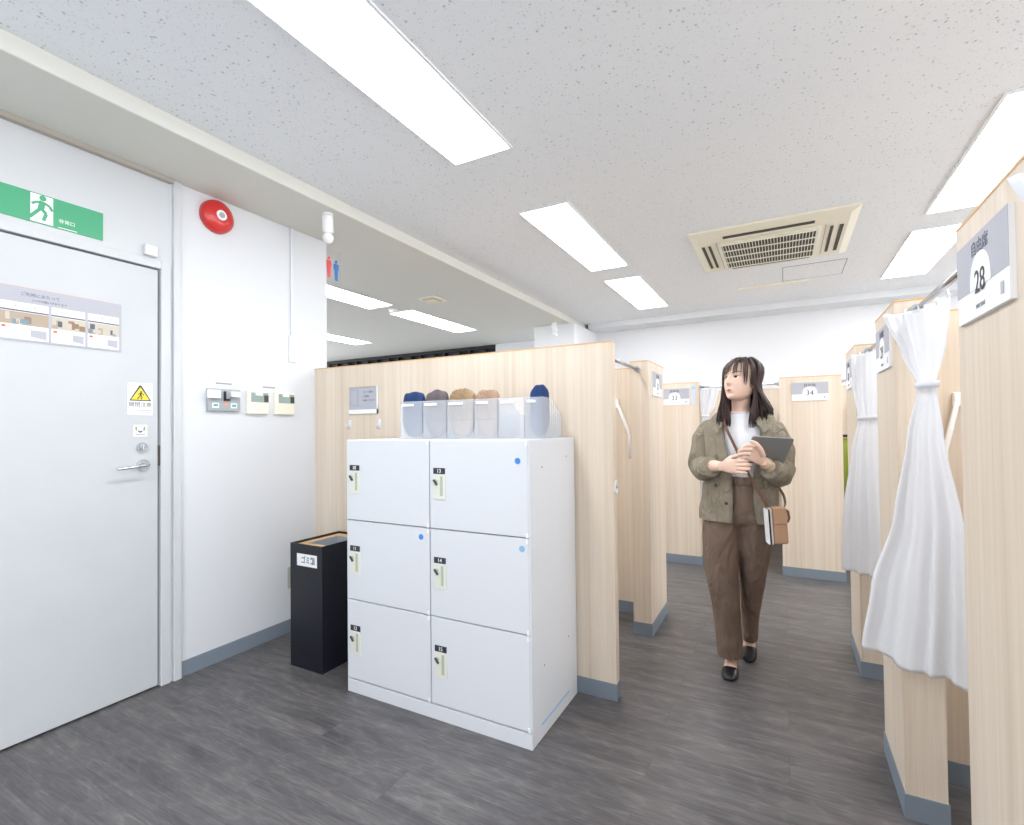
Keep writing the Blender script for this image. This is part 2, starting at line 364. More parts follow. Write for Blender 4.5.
# door notice
M = on_left(.93, 1.725); b = MB()
b.prism([(-.26, -.112), (.258, -.112), (.258, .112), (-.26, .112)], .002, lilac_m, M)
b.prism([(-.26, .109), (.258, .109), (.258, .112), (-.26, .112)], .0024, mat('salmon_edge', (226, 196, 186), .6), M)
b.text('ご利用にあたって', .016, ink_m, on_left(.90, 1.806), .0022); b.text('3つのお願いがあります', .011, ink_m, on_left(.93, 1.785), .0022)
photo = [mat('print_sand', (176, 160, 142), .6), mat('print_teal', (126, 148, 162), .6), mat('print_brown', (150, 122, 104), .6), mat('print_slate', (92, 98, 112), .6), mat('print_cream', (200, 192, 178), .6)]
redp = mat('print_red', (232, 104, 84), .6)
for k, x0 in enumerate((-.155, .005, .130)):
    w = (.150, .115, .118)[k]
    b.prism([(x0, -.104), (x0+w, -.104), (x0+w, .045), (x0, .045)], .0026, paper_m, M)
    b.prism([(x0, .008), (x0+w, .008), (x0+w, .014), (x0, .014)], .0030, ink_m, M)
    b.text('スペース', .013, ink_m, on_left(.93+x0+w/2, 1.725+.028), .0028, width=w*.5)
    b.prism([(x0, -.046), (x0+w, -.046), (x0+w, .006), (x0, .006)], .0030, photo[(0, 4, 4)[k]], M)
    for j in range(9):
        u = x0+random.uniform(.0, w-.02); ww = random.uniform(.008, .03); h0 = random.uniform(-.046, -.03); h1 = h0+random.uniform(.012, .04)
        b.prism([(u, h0), (min(u+ww, x0+w), h0), (min(u+ww, x0+w), min(h1, .006)), (u, min(h1, .006))], .0031+.00012*j, photo[random.choice((0, 1, 2, 3, 4))], M)
    b.prism([(x0+.006, -.061), (x0+.018, -.061), (x0+.018, -.052), (x0+.006, -.052)], .0030, redp, M)
    for j in range(4): b.prism([(x0+.006, -.074-.007*j), (x0+w*.55, -.074-.007*j), (x0+w*.55, -.072-.007*j), (x0+.006, -.072-.007*j)], .0029, lilac_m, M)
    b.prism([(x0+w*.62, -.090), (x0+w*.96, -.098), (x0+w*.96, -.062), (x0+w*.62, -.062)], .0028, lilac_m, M)
tag(b.build('door_notice', org=(XL, .93, 1.725)), 'wide printed notice with three photo panels taped on the white door', 'notice')
# warning notice
M = on_left(1.267, 1.398); b = MB()
b.prism([(-.053, -.077), (.053, -.077), (.053, .077), (-.053, .077)], .0015, paper_m, M)
b.prism([(-.047, -.008), (.047, -.008), (.004, .066), (-.004, .066)], .0019, dink_m, M); b.prism([(-.039, -.003), (.039, -.003), (0, .058)], .0022, yell_m, M)
man(b, on_left(1.269, 1.415), dink_m, .0026, .42)
b.text('開閉注意', .024, dink_m, on_left(1.267, 1.371), .0018, width=.094)
for j in range(2): b.prism([(-.043, -.054-.009*j), (.043, -.054-.009*j), (.043, -.051-.009*j), (-.043, -.051-.009*j)], .0018, seam_m, M)
tag(b.build('warning_notice', org=(XL, 1.267, 1.398)), 'yellow triangle warning notice on white paper stuck on the door', 'notice')
M = on_left(1.267, 1.248); b = MB(); b.prism([(-.03, -.028), (.03, -.028), (.03, .028), (-.03, .028)], .0015, paper_m, M)
olive = mat('olive_print', (150, 150, 110), .6)
for sx in (-1, 1):
    b.prism([(sx*.012, .0), (sx*.02, .0), (sx*.022, .018), (sx*.014, .02)], .0019, olive, M)
    b.prism([(0, -.002), (sx*.010, .002), (sx*.008, -.008), (0, -.01)], .0019, ink_m, M)
b.prism([(-.02, -.02), (.02, -.02), (.02, -.016), (-.02, -.016)], .0019, seam_m, M)
tag(b.build('small_notice', org=(XL, 1.267, 1.248)), 'small square white sticker on the door just above its lock', 'notice')

# fire alarm bell
b = MB(); rings = []
for r, h in ((.088, -.003), (.088, .014), (.086, .03), (.07, .044), (.045, .053), (.026, .056)):
    rings.append([V((XL+h, 1.63+r*math.cos(a), 2.405+r*math.sin(a))) for a in [2*PI*j/40 for j in range(40)]])
t = thing('fire_alarm', (XL, 1.63, 2.405), 'round red fire alarm on the white wall right of the door', 'fire alarm')
b.loft(rings, red_m); b.build('housing', t)
b = MB(); b.cyl((XL+.054, 1.63, 2.405), (1, 0, 0), .027, .006, paper_m, 24); b.cyl((XL+.059, 1.63, 2.405), (1, 0, 0), .015, .004, grey_m, 20); b.build('push_button', t)

# conduit + switch
b = MB(); b.box(XL, XL+.012, 2.098, 2.116, 1.82, ZS, white_m, .003); b.box(XL, XL+.01, 2.085, 2.14, 1.665, 1.835, white_m, .004); b.box(XL+.009, XL+.014, 2.095, 2.13, 1.70, 1.72, trimw_m, .002); b.box(XL+.009, XL+.014, 2.1, 2.12, 1.76, 1.80, trimw_m, .002)
tag(b.build('wall_conduit', org=(XL, 2.11, 1.66)), 'thin white cable conduit dropping to a white box near the wall end', 'conduit')
# electric panel
t = thing('switch_panel', (XL, 1.665, 1.41), 'grey metal switch panel with white and teal stickers on the wall', 'switch panel')
b = MB(); b.box(XL-.002, XL+.022, 1.578, 1.757, 1.350, 1.472, grey_m, .004); b.build('plate', t)
b = MB(); b.box(XL+.022, XL+.045, 1.568, 1.632, 1.418, 1.462, paper_m, .003); b.box(XL+.022, XL+.045, 1.692, 1.742, 1.428, 1.458, paper_m, .003); split_build(b, 'white_box', t)
b = MB(); b.box(XL+.022, XL+.034, 1.660, 1.668, 1.414, 1.458, blk_m); b.box(XL+.022, XL+.034, 1.660, 1.692, 1.406, 1.418, blk_m); b.build('key', t)
teal = mat('teal_print', (96, 170, 160), .5); orange = mat('orange_print', (226, 158, 132), .5)
b = MB()
for y in (1.598, 1.700):
    b.box(XL+.022, XL+.0235, y, y+.036, 1.367, 1.394, paper_m); b.box(XL+.0235, XL+.0245, y+.006, y+.03, 1.375, 1.388, teal)
b.cyl((XL+.022, 1.672, 1.392), (1, 0, 0), .011, .002, orange); split_build(b, 'sticker', t)
# thermostats
def thermo(y, lab):
    t = thing('thermostat', (XL, y, 1.405), lab, 'thermostat', 'beige thermostats on the left wall')
    b = MB(); b.box(XL-.002, XL+.024, y-.067, y+.067, 1.338, 1.474, beige_m, .004); b.box(XL+.024, XL+.0255, y-.06, y+.06, 1.345, 1.398, beige2_m); b.build('body', t)
    b = MB(); b.box(XL+.024, XL+.027, y-.045, y+.062, 1.408, 1.462, lcd_m); b.box(XL+.027, XL+.029, y+.035, y+.062, 1.408, 1.448, slot_m); b.build('display', t)
    b = MB(); b.box(XL+.027, XL+.030, y-.02, y+.025, 1.446, 1.474, paper_m, .001); b.build('sticker', t)
thermo(1.865, 'beige thermostat nearer the grey switch panel'); thermo(2.043, 'beige thermostat nearer the wood partition, right of its twin')
b = MB(); b.box(XL, XL+.001, 1.63, 1.72, 1.498, 1.506, seam_m); tag(b.build('wall_caption', org=(XL, 1.67, 1.5)), 'faint caption strip stuck above the grey switch panel', 'label')
b = MB(); b.box(XL, XL+.001, 1.91, 1.99, 1.495, 1.503, seam_m); tag(b.build('wall_caption', org=(XL, 1.95, 1.5)), 'faint caption strip stuck above the two thermostats', 'label')
# outlet low
b = MB(); b.box(XL, XL+.012, 2.072, 2.142, .27, .40, mat('aged_outlet', (170, 170, 156), .5), .003); b.box(XL+.012, XL+.014, 2.09, 2.124, .30, .37, slot_m)
tag(b.build('wall_outlet', org=(XL, 2.1, .33)), 'low wall outlet plate half hidden behind the black bin', 'outlet')

# toilet sign at the wall end
t = thing('toilet_sign', (XL-.02, 2.385, 2.36), 'hanging toilet sign with red and blue figures at the wall end', 'sign')
b = MB(); b.box(XL-.026, XL-.022, 2.386, 2.535, 2.245, 2.485, acr_m); b.build('plate', t)
def figure(mb, y, z, m, k, skirt):
    F = frame((XL-.022, y, z), (0, 1, 0), (0, 0, 1), (1, 0, 0))
    mb.prism([(math.cos(a)*.013*k, .078*k+math.sin(a)*.015*k) for a in [2*PI*j/16 for j in range(16)]], .004, m, F)
    if skirt: p = [(-.024, .058), (.024, .058), (.030, .02), (.022, -.005), (.018, -.025), (.014, -.095), (-.012, -.095), (-.018, -.025), (-.022, -.005), (-.030, .02)]
    else: p = [(-.028, .058), (.028, .058), (.028, .005), (.018, .0), (.015, -.095), (-.013, -.095), (-.018, .0), (-.028, .005)]
    mb.prism([(x*k, yy*k) for x, yy in p], .004, m, F)
b = MB(); figure(b, 2.424, 2.362, pink_m, .76, True); b.build('woman_figure', t)
b = MB(); figure(b, 2.488, 2.352, blue_m, .76, False); b.build('man_figure', t)

# security cameras
def camera_dev(loc, aim, lab):
    t = thing('security_camera', loc, lab, 'camera', 'white security cameras')
    L = V(loc); a = V(aim).normalized()
    b = MB(); b.cyl(L-V((0, 0, .012)), (0, 0, 1), .03, .012, paper_m, 20); b.tube([L, L-V((0, 0, .045))], .012, paper_m, 12); b.build('mount', t)
    c = L-V((0, 0, .055)); b = MB(); b.tube([c-a*.045, c-a*.04, c+a*.05, c+a*.055], [.02, .03, .032, .028], paper_m, 20); b.ell(c+a*.05+V((0, 0, -.035)), (.032, .032, .032), paper_m); b.build('body', t)
    b = MB(); b.cyl(c-a*.047, -a, .009, .004, blk_m, 14); b.build('lens', t)
camera_dev((-2.33, 2.07, ZS), (-.15, .15, -.75), 'white security camera hanging from the soffit near the toilet sign')
camera_dev((-2.42, 5.60, ZS), (.1, .2, -.9), 'white security camera by the far column above the wood partition')
# small detector & vents
b = MB(); b.cyl((-3.60, 4.06, ZS-.035), (0, 0, 1), .035, .035, paper_m, 20, .05); tag(b.build('smoke_detector', org=(-3.60, 4.06, ZS)), 'small white detector between the two left lights on the lower ceiling', 'detector')
t = thing('ceiling_vent', (-3.0, 3.95, ZS), 'small square beige vent in the lower ceiling', 'vent')
b = MB(); b.box(-3.10, -2.89, 3.83, 4.05, ZS-.012, ZS, beige2_m, .003); b.build('frame', t)
b = MB(); b.box(-3.06, -2.93, 3.87, 4.01, ZS-.018, ZS-.010, mat('vent_brown', (190, 172, 140), .6), .002)
for k in range(4): b.box(-3.05, -2.94, 3.885+.03*k, 3.893+.03*k, ZS-.024, ZS-.017, beige2_m)
b.build('grille', t)

# ------------------------------------------------------------------ ceiling lights
def light(x0, x1, y0, y1, z, lab, clips=True):
    cx, cy = (x0+x1)/2, (y0+y1)/2
    t = thing('ceiling_light', (cx, cy, z), lab, 'ceiling light', 'rectangular fluorescent ceiling lights')
    b = MB(); w = .012
    for q in ((x0-w, x0, y0-w, y1+w), (x1, x1+w, y0-w, y1+w), (x0, x1, y0-w, y0), (x0, x1, y1, y1+w)): b.box(*q, z-.008, z, lamph_m)
    b.build('housing', t)
    b = MB(); b.box(x0, x1, y0, y1, z-.005, z, lamp_m); b.build('diffuser', t)
    if clips:
        b = MB()
        for x in (x0+.1, x1-.06):
            b.tube([(x, y1-.10, z-.005), (x+.006, y1-.10, z-.016), (x+.014, y1-.085, z-.018), (x+.012, y1-.07, z-.006)], .0035, grey_m, 8)
        split_build(b, 'clip', t)
light(-1.43, -1.12, .86, 2.085, ZC, 'long ceiling light nearest the camera, top centre of the photo')
light(-1.415, -1.108, 2.765, 4.085, ZC, 'ceiling light in the middle of the centre row')
light(-1.412, -1.10, 4.44, 5.69, ZC, 'farthest ceiling light of the centre row, above the front partition end')
light(.83, 1.14, 2.745, 4.05, ZC, 'ceiling light at the right edge above sign 28')
light(.82, 1.14, 4.38, 5.66, ZC, 'ceiling light right of the air conditioner and farther than its row mate', )
light(-3.75, -3.44, 4.18, 5.44, ZS, 'lower ceiling light just right of the small white detector', False)
light(-3.78, -3.47, 2.60, 3.90, ZS, 'lower ceiling light cut by the wall end, upper one', False)
light(-5.56, -5.24, 4.18, 5.44, ZS, 'lower ceiling light cut by the wall end, lower one', False)
light(.83, 1.14, .88, 2.125, ZC, 'ceiling light above the nearest right booth', False)
light(-1.445, -1.12, -1.1, .2, ZC, 'ceiling light of the centre row behind the viewpoint', False)
light(.83, 1.14, -1.1, .2, ZC, 'ceiling light of the right row behind the viewpoint', False)

light(3.08, 3.39, .88, 2.125, ZC, 'nearer ceiling light of the unseen row added beyond the right booths', False)  # row out of view, added to brighten curtains and the right side
light(3.08, 3.39, 2.745, 4.05, ZC, 'middle ceiling light of the unseen row added beyond the right booths', False)
light(3.08, 3.39, 4.38, 5.66, ZC, 'farthest ceiling light of the unseen row added beyond the right booths', False)
# ------------------------------------------------------------------ air conditioner
t = thing('air_conditioner', (-.06, 4.17, ZC), 'beige ceiling cassette air conditioner with dark central grille', 'air conditioner')
b = MB(); z1 = ZC-.03
ax0, ax1, ay0, ay1 = -.563, .448, 3.655, 4.61
o1 = [V((ax0, ay0, ZC)), V((ax1, ay0, ZC)), V((ax1, ay1, ZC)), V((ax0, ay1, ZC))]
def rr(x0, x1, y0, y1, z): return [V((x0, y0, z)), V((x1, y0, z)), V((x1, y1, z)), V((x0, y1, z))]
b.loft([rr(ax0, ax1, ay0, ay1, ZC), rr(ax0, ax1, ay0, ay1, ZC-.012), rr(ax0+.05, ax1-.05, ay0+.05, ay1-.05, z1)], beige2_m, True, True, False)
b.build('panel', t)
b = MB(); b.box(-.395, .245, 3.865, 4.49, z1-.010, z1, beige_m, .004); b.box(-.37, .22, 3.89, 4.47, z1-.012, z1-.008, slot_m)
for k in range(30):
    x = -.365+k*.0195; b.box(x, x+.0042, 3.89, 4.47, z1-.015, z1-.011, beige_m)
for k in range(5):
    y = 3.89+k*.145; b.box(-.37, .22, y-.004, y+.004, z1-.019, z1-.011, beige_m)
b.build('grille', t)
for (x0, x1, y0, y1) in ((-.345, .205, 3.745, 3.79), (-.345, .205, 4.525, 4.55)):
    b = MB(); b.box(x0, x1, y0, y1, z1-.004, z1+.001, slot_m); b.box(x0, x1, y1-.006, y1+.004, z1-.009, z1, beige_m); b.build('air_outlet', t)
for xs in ((-.502, -.482), (-.458, -.440), (.300, .318), (.352, .375)):
    b = MB(); b.box(xs[0], xs[1], 3.90, 4.45, z1-.004, z1+.001, slot_m); b.build('air_outlet', t)
b = MB(); b.box(-.402, -.399, 3.86, 4.50, z1-.002, z1+.001, seam_m); b.box(.272, .275, 3.86, 4.50, z1-.002, z1+.001, seam_m); split_build(b, 'seam', t)
b = MB()
for q in ((.018, .486, 4.835, 4.843), (.018, .486, 5.292, 5.30), (.018, .026, 4.84, 5.3), (.478, .486, 4.84, 5.3)): b.box(*q, ZC-.003, ZC, grey_m)
b.box(.026, .478, 4.843, 5.292, ZC-.002, ZC, ceil_m)
tag(b.build('access_hatch', org=(.25, 5.07, ZC)), 'square access hatch outlined in the ceiling beyond the air conditioner', 'hatch')
b = MB(); b.box(-.365, .245, 5.35, 5.42, ZC-.012, ZC, beige_m, .002); tag(b.build('ceiling_strip', org=(-.06, 5.38, ZC)), 'thin pale strip on the ceiling beyond the air conditioner', 'strip')

# ------------------------------------------------------------------ booth partitions
ZT = 1.635
def slab(x0, x1, y0, y1, t, seg=None):
    """one laminate leaf: panel, wooden edge, vinyl base"""
    b = MB(); b.box(x0, x1, y0, y1, 0, ZT-.006, wood_m); b.build('panel', t)
    b = MB(); b.box(x0-.001, x1+.001, y0-.001, y1+.001, ZT-.006, ZT, edge_m); b.build('edge_trim', t)
    b = MB(); b.box(x0-.004, x1+.004, y0-.004, y1+.004, 0, .075, base_m); b.build('baseboard', t)
G = 'wood laminate booth partitions'
def part(lab, leaves):
    x0, x1, y0, y1 = leaves[0]; t = thing('booth_partition', ((x0+x1)/2, (y0+y1)/2, 0), lab, 'partition', G)
    for q in leaves: slab(*q, t)
    return t
part('long wood partition right behind the white lockers', [(-2.64, -.683, 2.235, 2.283)])
part('left wood booth partition beyond the lockers, with a narrow end panel', [(-.808, -.70, 3.01, 3.44), (-2.6, -.812, 3.335, 3.38)])
part('nearest right wood partition carrying sign 28', [(.32, .425, .97, 1.335), (.429, 1.70, 1.235, 1.28)])
part('second right wood partition, behind the large white curtain', [(.32, .425, 1.993, 2.356), (.429, 1.70, 2.255, 2.30)])
part('third right wood partition, behind the smaller white curtain', [(.32, .415, 3.0, 3.396), (.419, 1.70, 3.26, 3.305)])
part('far wood partition left of the woman, carrying sign 33', [(-1.06, -.66, 4.755, 4.85), (-.87, -.825, 4.854, 6.10)])
part('far wood partition right of the woman, carrying sign 34', [(-.02, .415, 4.73, 4.825), (.19, .235, 4.829, 6.10)])
part('far wood partition right of the lime chair', [(1.06, 1.48, 4.73, 4.825), (1.25, 1.295, 4.829, 6.10)])
part('low wood back panel along the far wall behind the far booths', [(-2.1, 2.4, 6.11, 6.15)])
part('wood back panel closing the right booths', [(1.71, 1.75, .2, 3.4)])

# number signs
def sign(num, O, X, N, lab):
    """O centre on the surface, X reading direction, N outward normal"""
    O, X, N = V(O), V(X), V(N); Z = V((0, 0, 1)); M = frame(O, X, Z, N)
    b = MB(); w, h, d = .128, .074, .008
    b.prism([(-w, -h), (w, -h), (w, h), (-w, h)], d, paper_m, M)
    b.prism([(-w, -.022), (w, -.022), (w, h), (-w, h)], .0006, lilac_m, M @ Matrix.Translation((0, 0, d)))
    arch = [(-.052, -.0225)]+[(-.052*math.cos(a), -.0225+.062*math.sin(a)**.7) for a in [PI*j/20 for j in range(1, 20)]]+[(.052, -.0225)]
    b.prism(arch, .0005, paper_m, M @ Matrix.Translation((0, 0, d+.0006)))
    T = M @ Matrix.Translation((0, .049, d+.0008)); b.text('自由席', .028, ink_m, T, width=.082, bold=.0003)
    T = M @ Matrix.Translation((0, -.014, d+.0014)); b.text(num, .058, dink_m, T, width=.050)
    T = M @ Matrix.Translation((0, -.056, d+.0008)); b.text('FREE SEAT', .010, seam_m, T)
    T = M @ Matrix.Translation((.1, -.048, d+.0008)); b.prism([(-.006, -.012), (.006, -.012), (.006, .008), (-.006, .008)], .0004, lilac_m, T)
    return tag(b.build('number_sign', org=O), lab, 'sign', 'booth number signs')
sign('28', (.32, 1.172, 1.505), (0, -1, 0), (-1, 0, 0), 'free seat sign number 28 on the nearest right partition')
sign('29', (.32, 2.17, 1.503), (0, -1, 0), (-1, 0, 0), 'number sign on the second right partition beside the large curtain')
sign('30', (.32, 3.19, 1.503), (0, -1, 0), (-1, 0, 0), 'number sign on the third right partition beside the smaller curtain')
sign('32', (-.70, 3.225, 1.503), (0, 1, 0), (1, 0, 0), 'number sign on the left booth partition end panel')
sign('33', (-.868, 4.755, 1.511), (1, 0, 0), (0, -1, 0), 'free seat sign number 33 on the far partition left of the woman')
sign('34', (.197, 4.73, 1.511), (1, 0, 0), (0, -1, 0), 'free seat sign number 34 on the far partition right of the woman')
b = MB(); b.box(-.722, -.688, 4.751, 4.755, 1.435, 1.61, mat('lilac_strip', (206, 212, 236), .5)); b.cyl((-.705, 4.7505, 1.585), (0, -1, 0), .016, .001, mat('sky_dot', (150, 205, 232), .5))
tag(b.build('blue_tag', org=(-.705, 4.755, 1.52)), 'narrow pale blue tag beside sign 33', 'label')
# partition label and hooks
t = thing('notice_holder', (-2.217, 2.235, 1.42), 'printed card in a clear holder on the long partition above the bin', 'notice')
b = MB(); b.box(-2.335, -2.10, 2.230, 2.235, 1.337, 1.50, acr_m); b.box(-2.335, -2.10, 2.227, 2.231, 1.337, 1.362, paper_m); b.box(-2.108, -2.10, 2.227, 2.231, 1.337, 1.50, paper_m); b.build('holder', t)
M = frame((-2.217, 2.229, 1.425), (1, 0, 0), (0, 0, 1), (0, -1, 0)); b = MB()
b.prism([(-.112, -.062), (.106, -.062), (.106, .068), (-.112, .068)], .001, lilac_m, M)
b.prism([(-.10, -.04), (-.04, -.04), (-.04, .055), (-.10, .055)], .0015, seam_m, M); b.prism([(-.097, -.037), (-.043, -.037), (-.043, .052), (-.097, .052)], .0019, lilac_m, M)
b.text('コート掛け', .017, ink_m, frame((-2.175, 2.229, 1.465), (1, 0, 0), (0, 0, 1), (0, -1, 0)), .0012); b.text('ご自由に', .015, ink_m, frame((-2.19, 2.229, 1.440), (1, 0, 0), (0, 0, 1), (0, -1, 0)), .0012)
b.text('お使いください', .014, ink_m, frame((-2.168, 2.229, 1.416), (1, 0, 0), (0, 0, 1), (0, -1, 0)), .0012)
b.build('card', t)
def hook(x, lab):
    b = MB(); b.box(x-.010, x+.010, 2.229, 2.235, 1.25, 1.30, white_m, .002); b.tube([(x, 2.229, 1.262), (x, 2.212, 1.252), (x, 2.205, 1.262), (x, 2.205, 1.274)], .004, white_m, 8)
    tag(b.build('wall_hook', org=(x, 2.235, 1.27)), lab, 'hook', 'white hooks on the long partition')
hook(-2.33, 'white hook on the long partition, nearer the white wall'); hook(-2.09, 'white hook on the long partition, nearer the lockers')
b = MB(); P = [(-.683+.004, 2.26+.018*math.cos(a), .965+.03*math.sin(a)) for a in [2*PI*j/20 for j in range(21)]]; b.tube(P, .004, paper_m, 8, caps=False); b.cyl((-.683, 2.26, .965), (1, 0, 0), .007, .012, grey_m, 12)
tag(b.build('tieback_ring', org=(-.683, 2.26, .965)), 'white tieback ring on the end of the long partition', 'hook')
b = MB(); b.tube([(-.985, 3.315, 1.40), (-.963, 3.30, 1.365), (-.905, 3.29, 1.225), (-.893, 3.29, 1.19), (-.892, 3.29, 1.03)], .010, paper_m, 10); b.box(-1.0, -.97, 3.30, 3.335, 1.37, 1.43, paper_m, .003)
tag(b.build('bracket_arm', org=(-.96, 3.33, 1.37)), 'bent white arm inside the left booth behind the long partition', 'bracket')
b = MB(); b.tube([(.53, 2.235, 1.325), (.522, 2.225, 1.30), (.493, 2.215, 1.175), (.487, 2.215, 1.15), (.487, 2.215, 1.0)], .008, paper_m, 10); b.box(.517, .543, 2.225, 2.255, 1.30, 1.345, paper_m, .003)
tag(b.build('bracket_arm', org=(.53, 2.25, 1.32)), 'bent white arm behind the large curtain in the right booth', 'bracket')

# ------------------------------------------------------------------ curtain rods
def rod(p0, p1, lab):
    t = thing('curtain_rod', p0, lab, 'curtain rod', 'grey metal curtain rods')
    p0, p1 = V(p0), V(p1); a = (p1-p0).normalized()
    b = MB(); b.tube([p0+a*.004, p1-a*.004], .0095, chrome_m, 14); b.build('pole', t)
    for p, s in ((p0, 1), (p1, -1)):
        b = MB(); b.cyl(p+a*s*.0005, a*s, .018, .012, grey_m, 16); b.build('end_cap', t)
rod((-.765, 2.285, 1.59), (-.765, 3.008, 1.585), 'curtain rod across the left booth beyond the lockers')
rod((.375, 1.337, 1.597), (.375, 1.991, 1.597), 'curtain rod carrying the large white curtain')
rod((.375, 2.358, 1.597), (.375, 2.998, 1.597), 'curtain rod carrying the smaller white curtain')
rod((.375, .34, 1.597), (.375, .968, 1.597), 'curtain rod of the nearest right booth at the frame edge')
rod((-.658, 4.80, 1.59), (-.022, 4.80, 1.59), 'curtain rod across the far booth behind the woman')
rod((.417, 4.80, 1.59), (1.058, 4.80, 1.59), 'curtain rod right of sign 34 above the lime chair')

def catmull(vals, t):
    n = len(vals)-1; x = min(max(t, 0), 1)*n; i = min(int(x), n-1); f = x-i
    p = [vals[max(i-1, 0)], vals[i], vals[i+1], vals[min(i+2, n)]]
    r = []
    for a, b_, c, d in zip(*p): r.append(.5*((2*b_)+(c-a)*f+(2*a-5*b_+4*c-d)*f*f+(-a+3*b_-3*c+d)*f**3))
    return r
def interp_rows(rows, z):
    rows = sorted(rows, key=lambda r: -r[0])
    if z >= rows[0][0]: return rows[0][1]
    for i in range(len(rows)-1):
        if rows[i][0] >= z >= rows[i+1][0]:
            f = (rows[i][0]-z)/(rows[i][0]-rows[i+1][0]); f = f*f*(3-2*f)*.5+f*.5
            A, B = rows[i][1], rows[i+1][1]
            return [tuple(a+(c-a)*f for a, c in zip(p, q)) for p, q in zip(A, B)]
    return rows[-1][1]
def curtain(rows, amp, nf, lab, tie, dy=0, dx=0, seed=0, hem=.04):
    """rows: (z, [(x,y),(x,y),(x,y)]) ; folds across"""
    zt, zb = rows[0][0], rows[-1][0]; NU, NV = 110, 90
    b = MB(); grid = []
    for j in range(NV+1):
        z = zt+(zb-zt)*j/NV; C = [(x+dx, y+dy) for x, y in interp_rows(rows, z)]
        L = sum(math.dist(C[k], C[k+1]) for k in range(len(C)-1))
        row = []
        for i in range(NU+1):
            u = i/NU; x, y = catmull(C, u); x2, y2 = catmull(C, min(u+.01, 1)); x1, y1 = catmull(C, max(u-.01, 0))
            tx, ty = x2-x1, y2-y1; l = math.hypot(tx, ty) or 1; nx, ny = -ty/l, tx/l
            k = abs(z-tie)/max(zt-tie, .1) if z > tie else min((tie-z)/.5, 1.0)
            am = amp*(.35+.65*min(k, 1))*min(L/.15, 1.4)
            w = math.sin(2*PI*(nf*u+seed*.3+.25*math.sin(2.5*u*3+seed)))*.7+math.sin(2*PI*(nf*1.9*u+seed))*.25+.5*noise.noise(V((u*4, z*1.2, seed)))
            edge = min(u, 1-u)*8; am *= min(1, .35+edge)
            zz = z
            if j > NV*.6: zz += hem*((j/NV-.6)/.4)*(noise.noise(V((u*3.2, 3.1, seed)))*.9)
            row.append(V((x+nx*w*am, y+ny*w*am, zz)))
        grid.append(row)
    b.loft(grid, cur_m, caps=False, closed=False)
    t = thing('curtain', grid[0][NU//2], lab, 'curtain', 'white tied back booth curtains')
    o = b.build('cloth', t, normals=False); so = o.modifiers.new('s', 'SOLIDIFY'); so.thickness = .0015
    # tie band
    C = [(x+dx, y+dy) for x, y in interp_rows(rows, tie)]; c = V(((C[0][0]+C[-1][0])/2, (C[0][1]+C[-1][1])/2, tie)); ex = V((C[-1][0]-C[0][0], C[-1][1]-C[0][1], 0)); L = ex.length/2+.003; ex.normalize(); ey = V((-ex.y, ex.x, 0))
    b = MB(); rg = []
    for h in (-.009, .009): rg.append([c+ex*(L*math.cos(a))+ey*(.020*math.sin(a))+V((0, 0, h)) for a in [2*PI*k/28 for k in range(28)]])
    b.loft(rg, cur_m, caps=False); ob = b.build('tie_band', t, normals=False); so = ob.modifiers.new('s', 'SOLIDIFY'); so.thickness = .003
    # hooks
    b = MB()
    for k in range(4):
        p = V((.375+dx*0, grid[0][0].y, 0))
        q = grid[0][int(NU*(.35+.2*k))]
        b.tube([q+V((0, 0, -.01)), q+V((0, 0, .012))], .003, paper_m, 6)
    split_build(b, 'curtain_hook', t)
    return t
R1 = [(1.585, [(.286, 1.955), (.362, 1.925), (.398, 1.72)]), (1.45, [(.326, 1.92), (.362, 1.88), (.392, 1.75)]), (1.35, [(.352, 1.865), (.366, 1.82), (.374, 1.775)]),
      (1.20, [(.328, 1.89), (.36, 1.86), (.392, 1.79)]), (.95, [(.30, 1.945), (.36, 1.88), (.43, 1.79)]), (.72, [(.245, 2.00), (.345, 1.90), (.438, 1.81)]), (.49, [(.225, 2.08), (.33, 1.93), (.442, 1.84)])]
curtain(R1, .010, 3.6, 'large white tied curtain between sign 28 and the second right partition', 1.35, seed=1)
R1n = [(z, [(p[0]+max(0, (1.5-z))*.25, p[1]-max(0, 1.5-z)*.12) for p in r]) for z, r in R1]
curtain(R1n, .010, 3.6, 'white curtain corner peeking past sign 28 at the right frame edge', 1.35, dy=-1.0, dx=-.0, seed=1)
R2 = [(1.58, [(.30, 2.955), (.35, 2.93), (.388, 2.78)]), (1.42, [(.302, 2.94), (.345, 2.90), (.385, 2.80)]), (1.27, [(.322, 2.93), (.350, 2.89), (.382, 2.82)]),
      (1.1, [(.292, 2.955), (.335, 2.9), (.385, 2.79)]), (.8, [(.255, 2.965), (.33, 2.9), (.40, 2.78)]), (.53, [(.245, 2.97), (.325, 2.9), (.41, 2.76)])]
curtain(R2, .009, 3.0, 'smaller white tied curtain beside the third right partition', 1.27, seed=2)
R3 = [(1.575, [(-.655, 4.77), (-.58, 4.79), (-.49, 4.80)]), (1.42, [(-.648, 4.77), (-.60, 4.79), (-.53, 4.80)]), (1.33, [(-.64, 4.78), (-.615, 4.79), (-.58, 4.80)]),
      (1.1, [(-.655, 4.775), (-.60, 4.79), (-.53, 4.80)]), (.5, [(-.655, 4.765), (-.59, 4.79), (-.49, 4.80)])]
curtain(R3, .012, 4.0, 'white tied curtain in the far booth behind the woman', 1.33, seed=3, hem=.02)

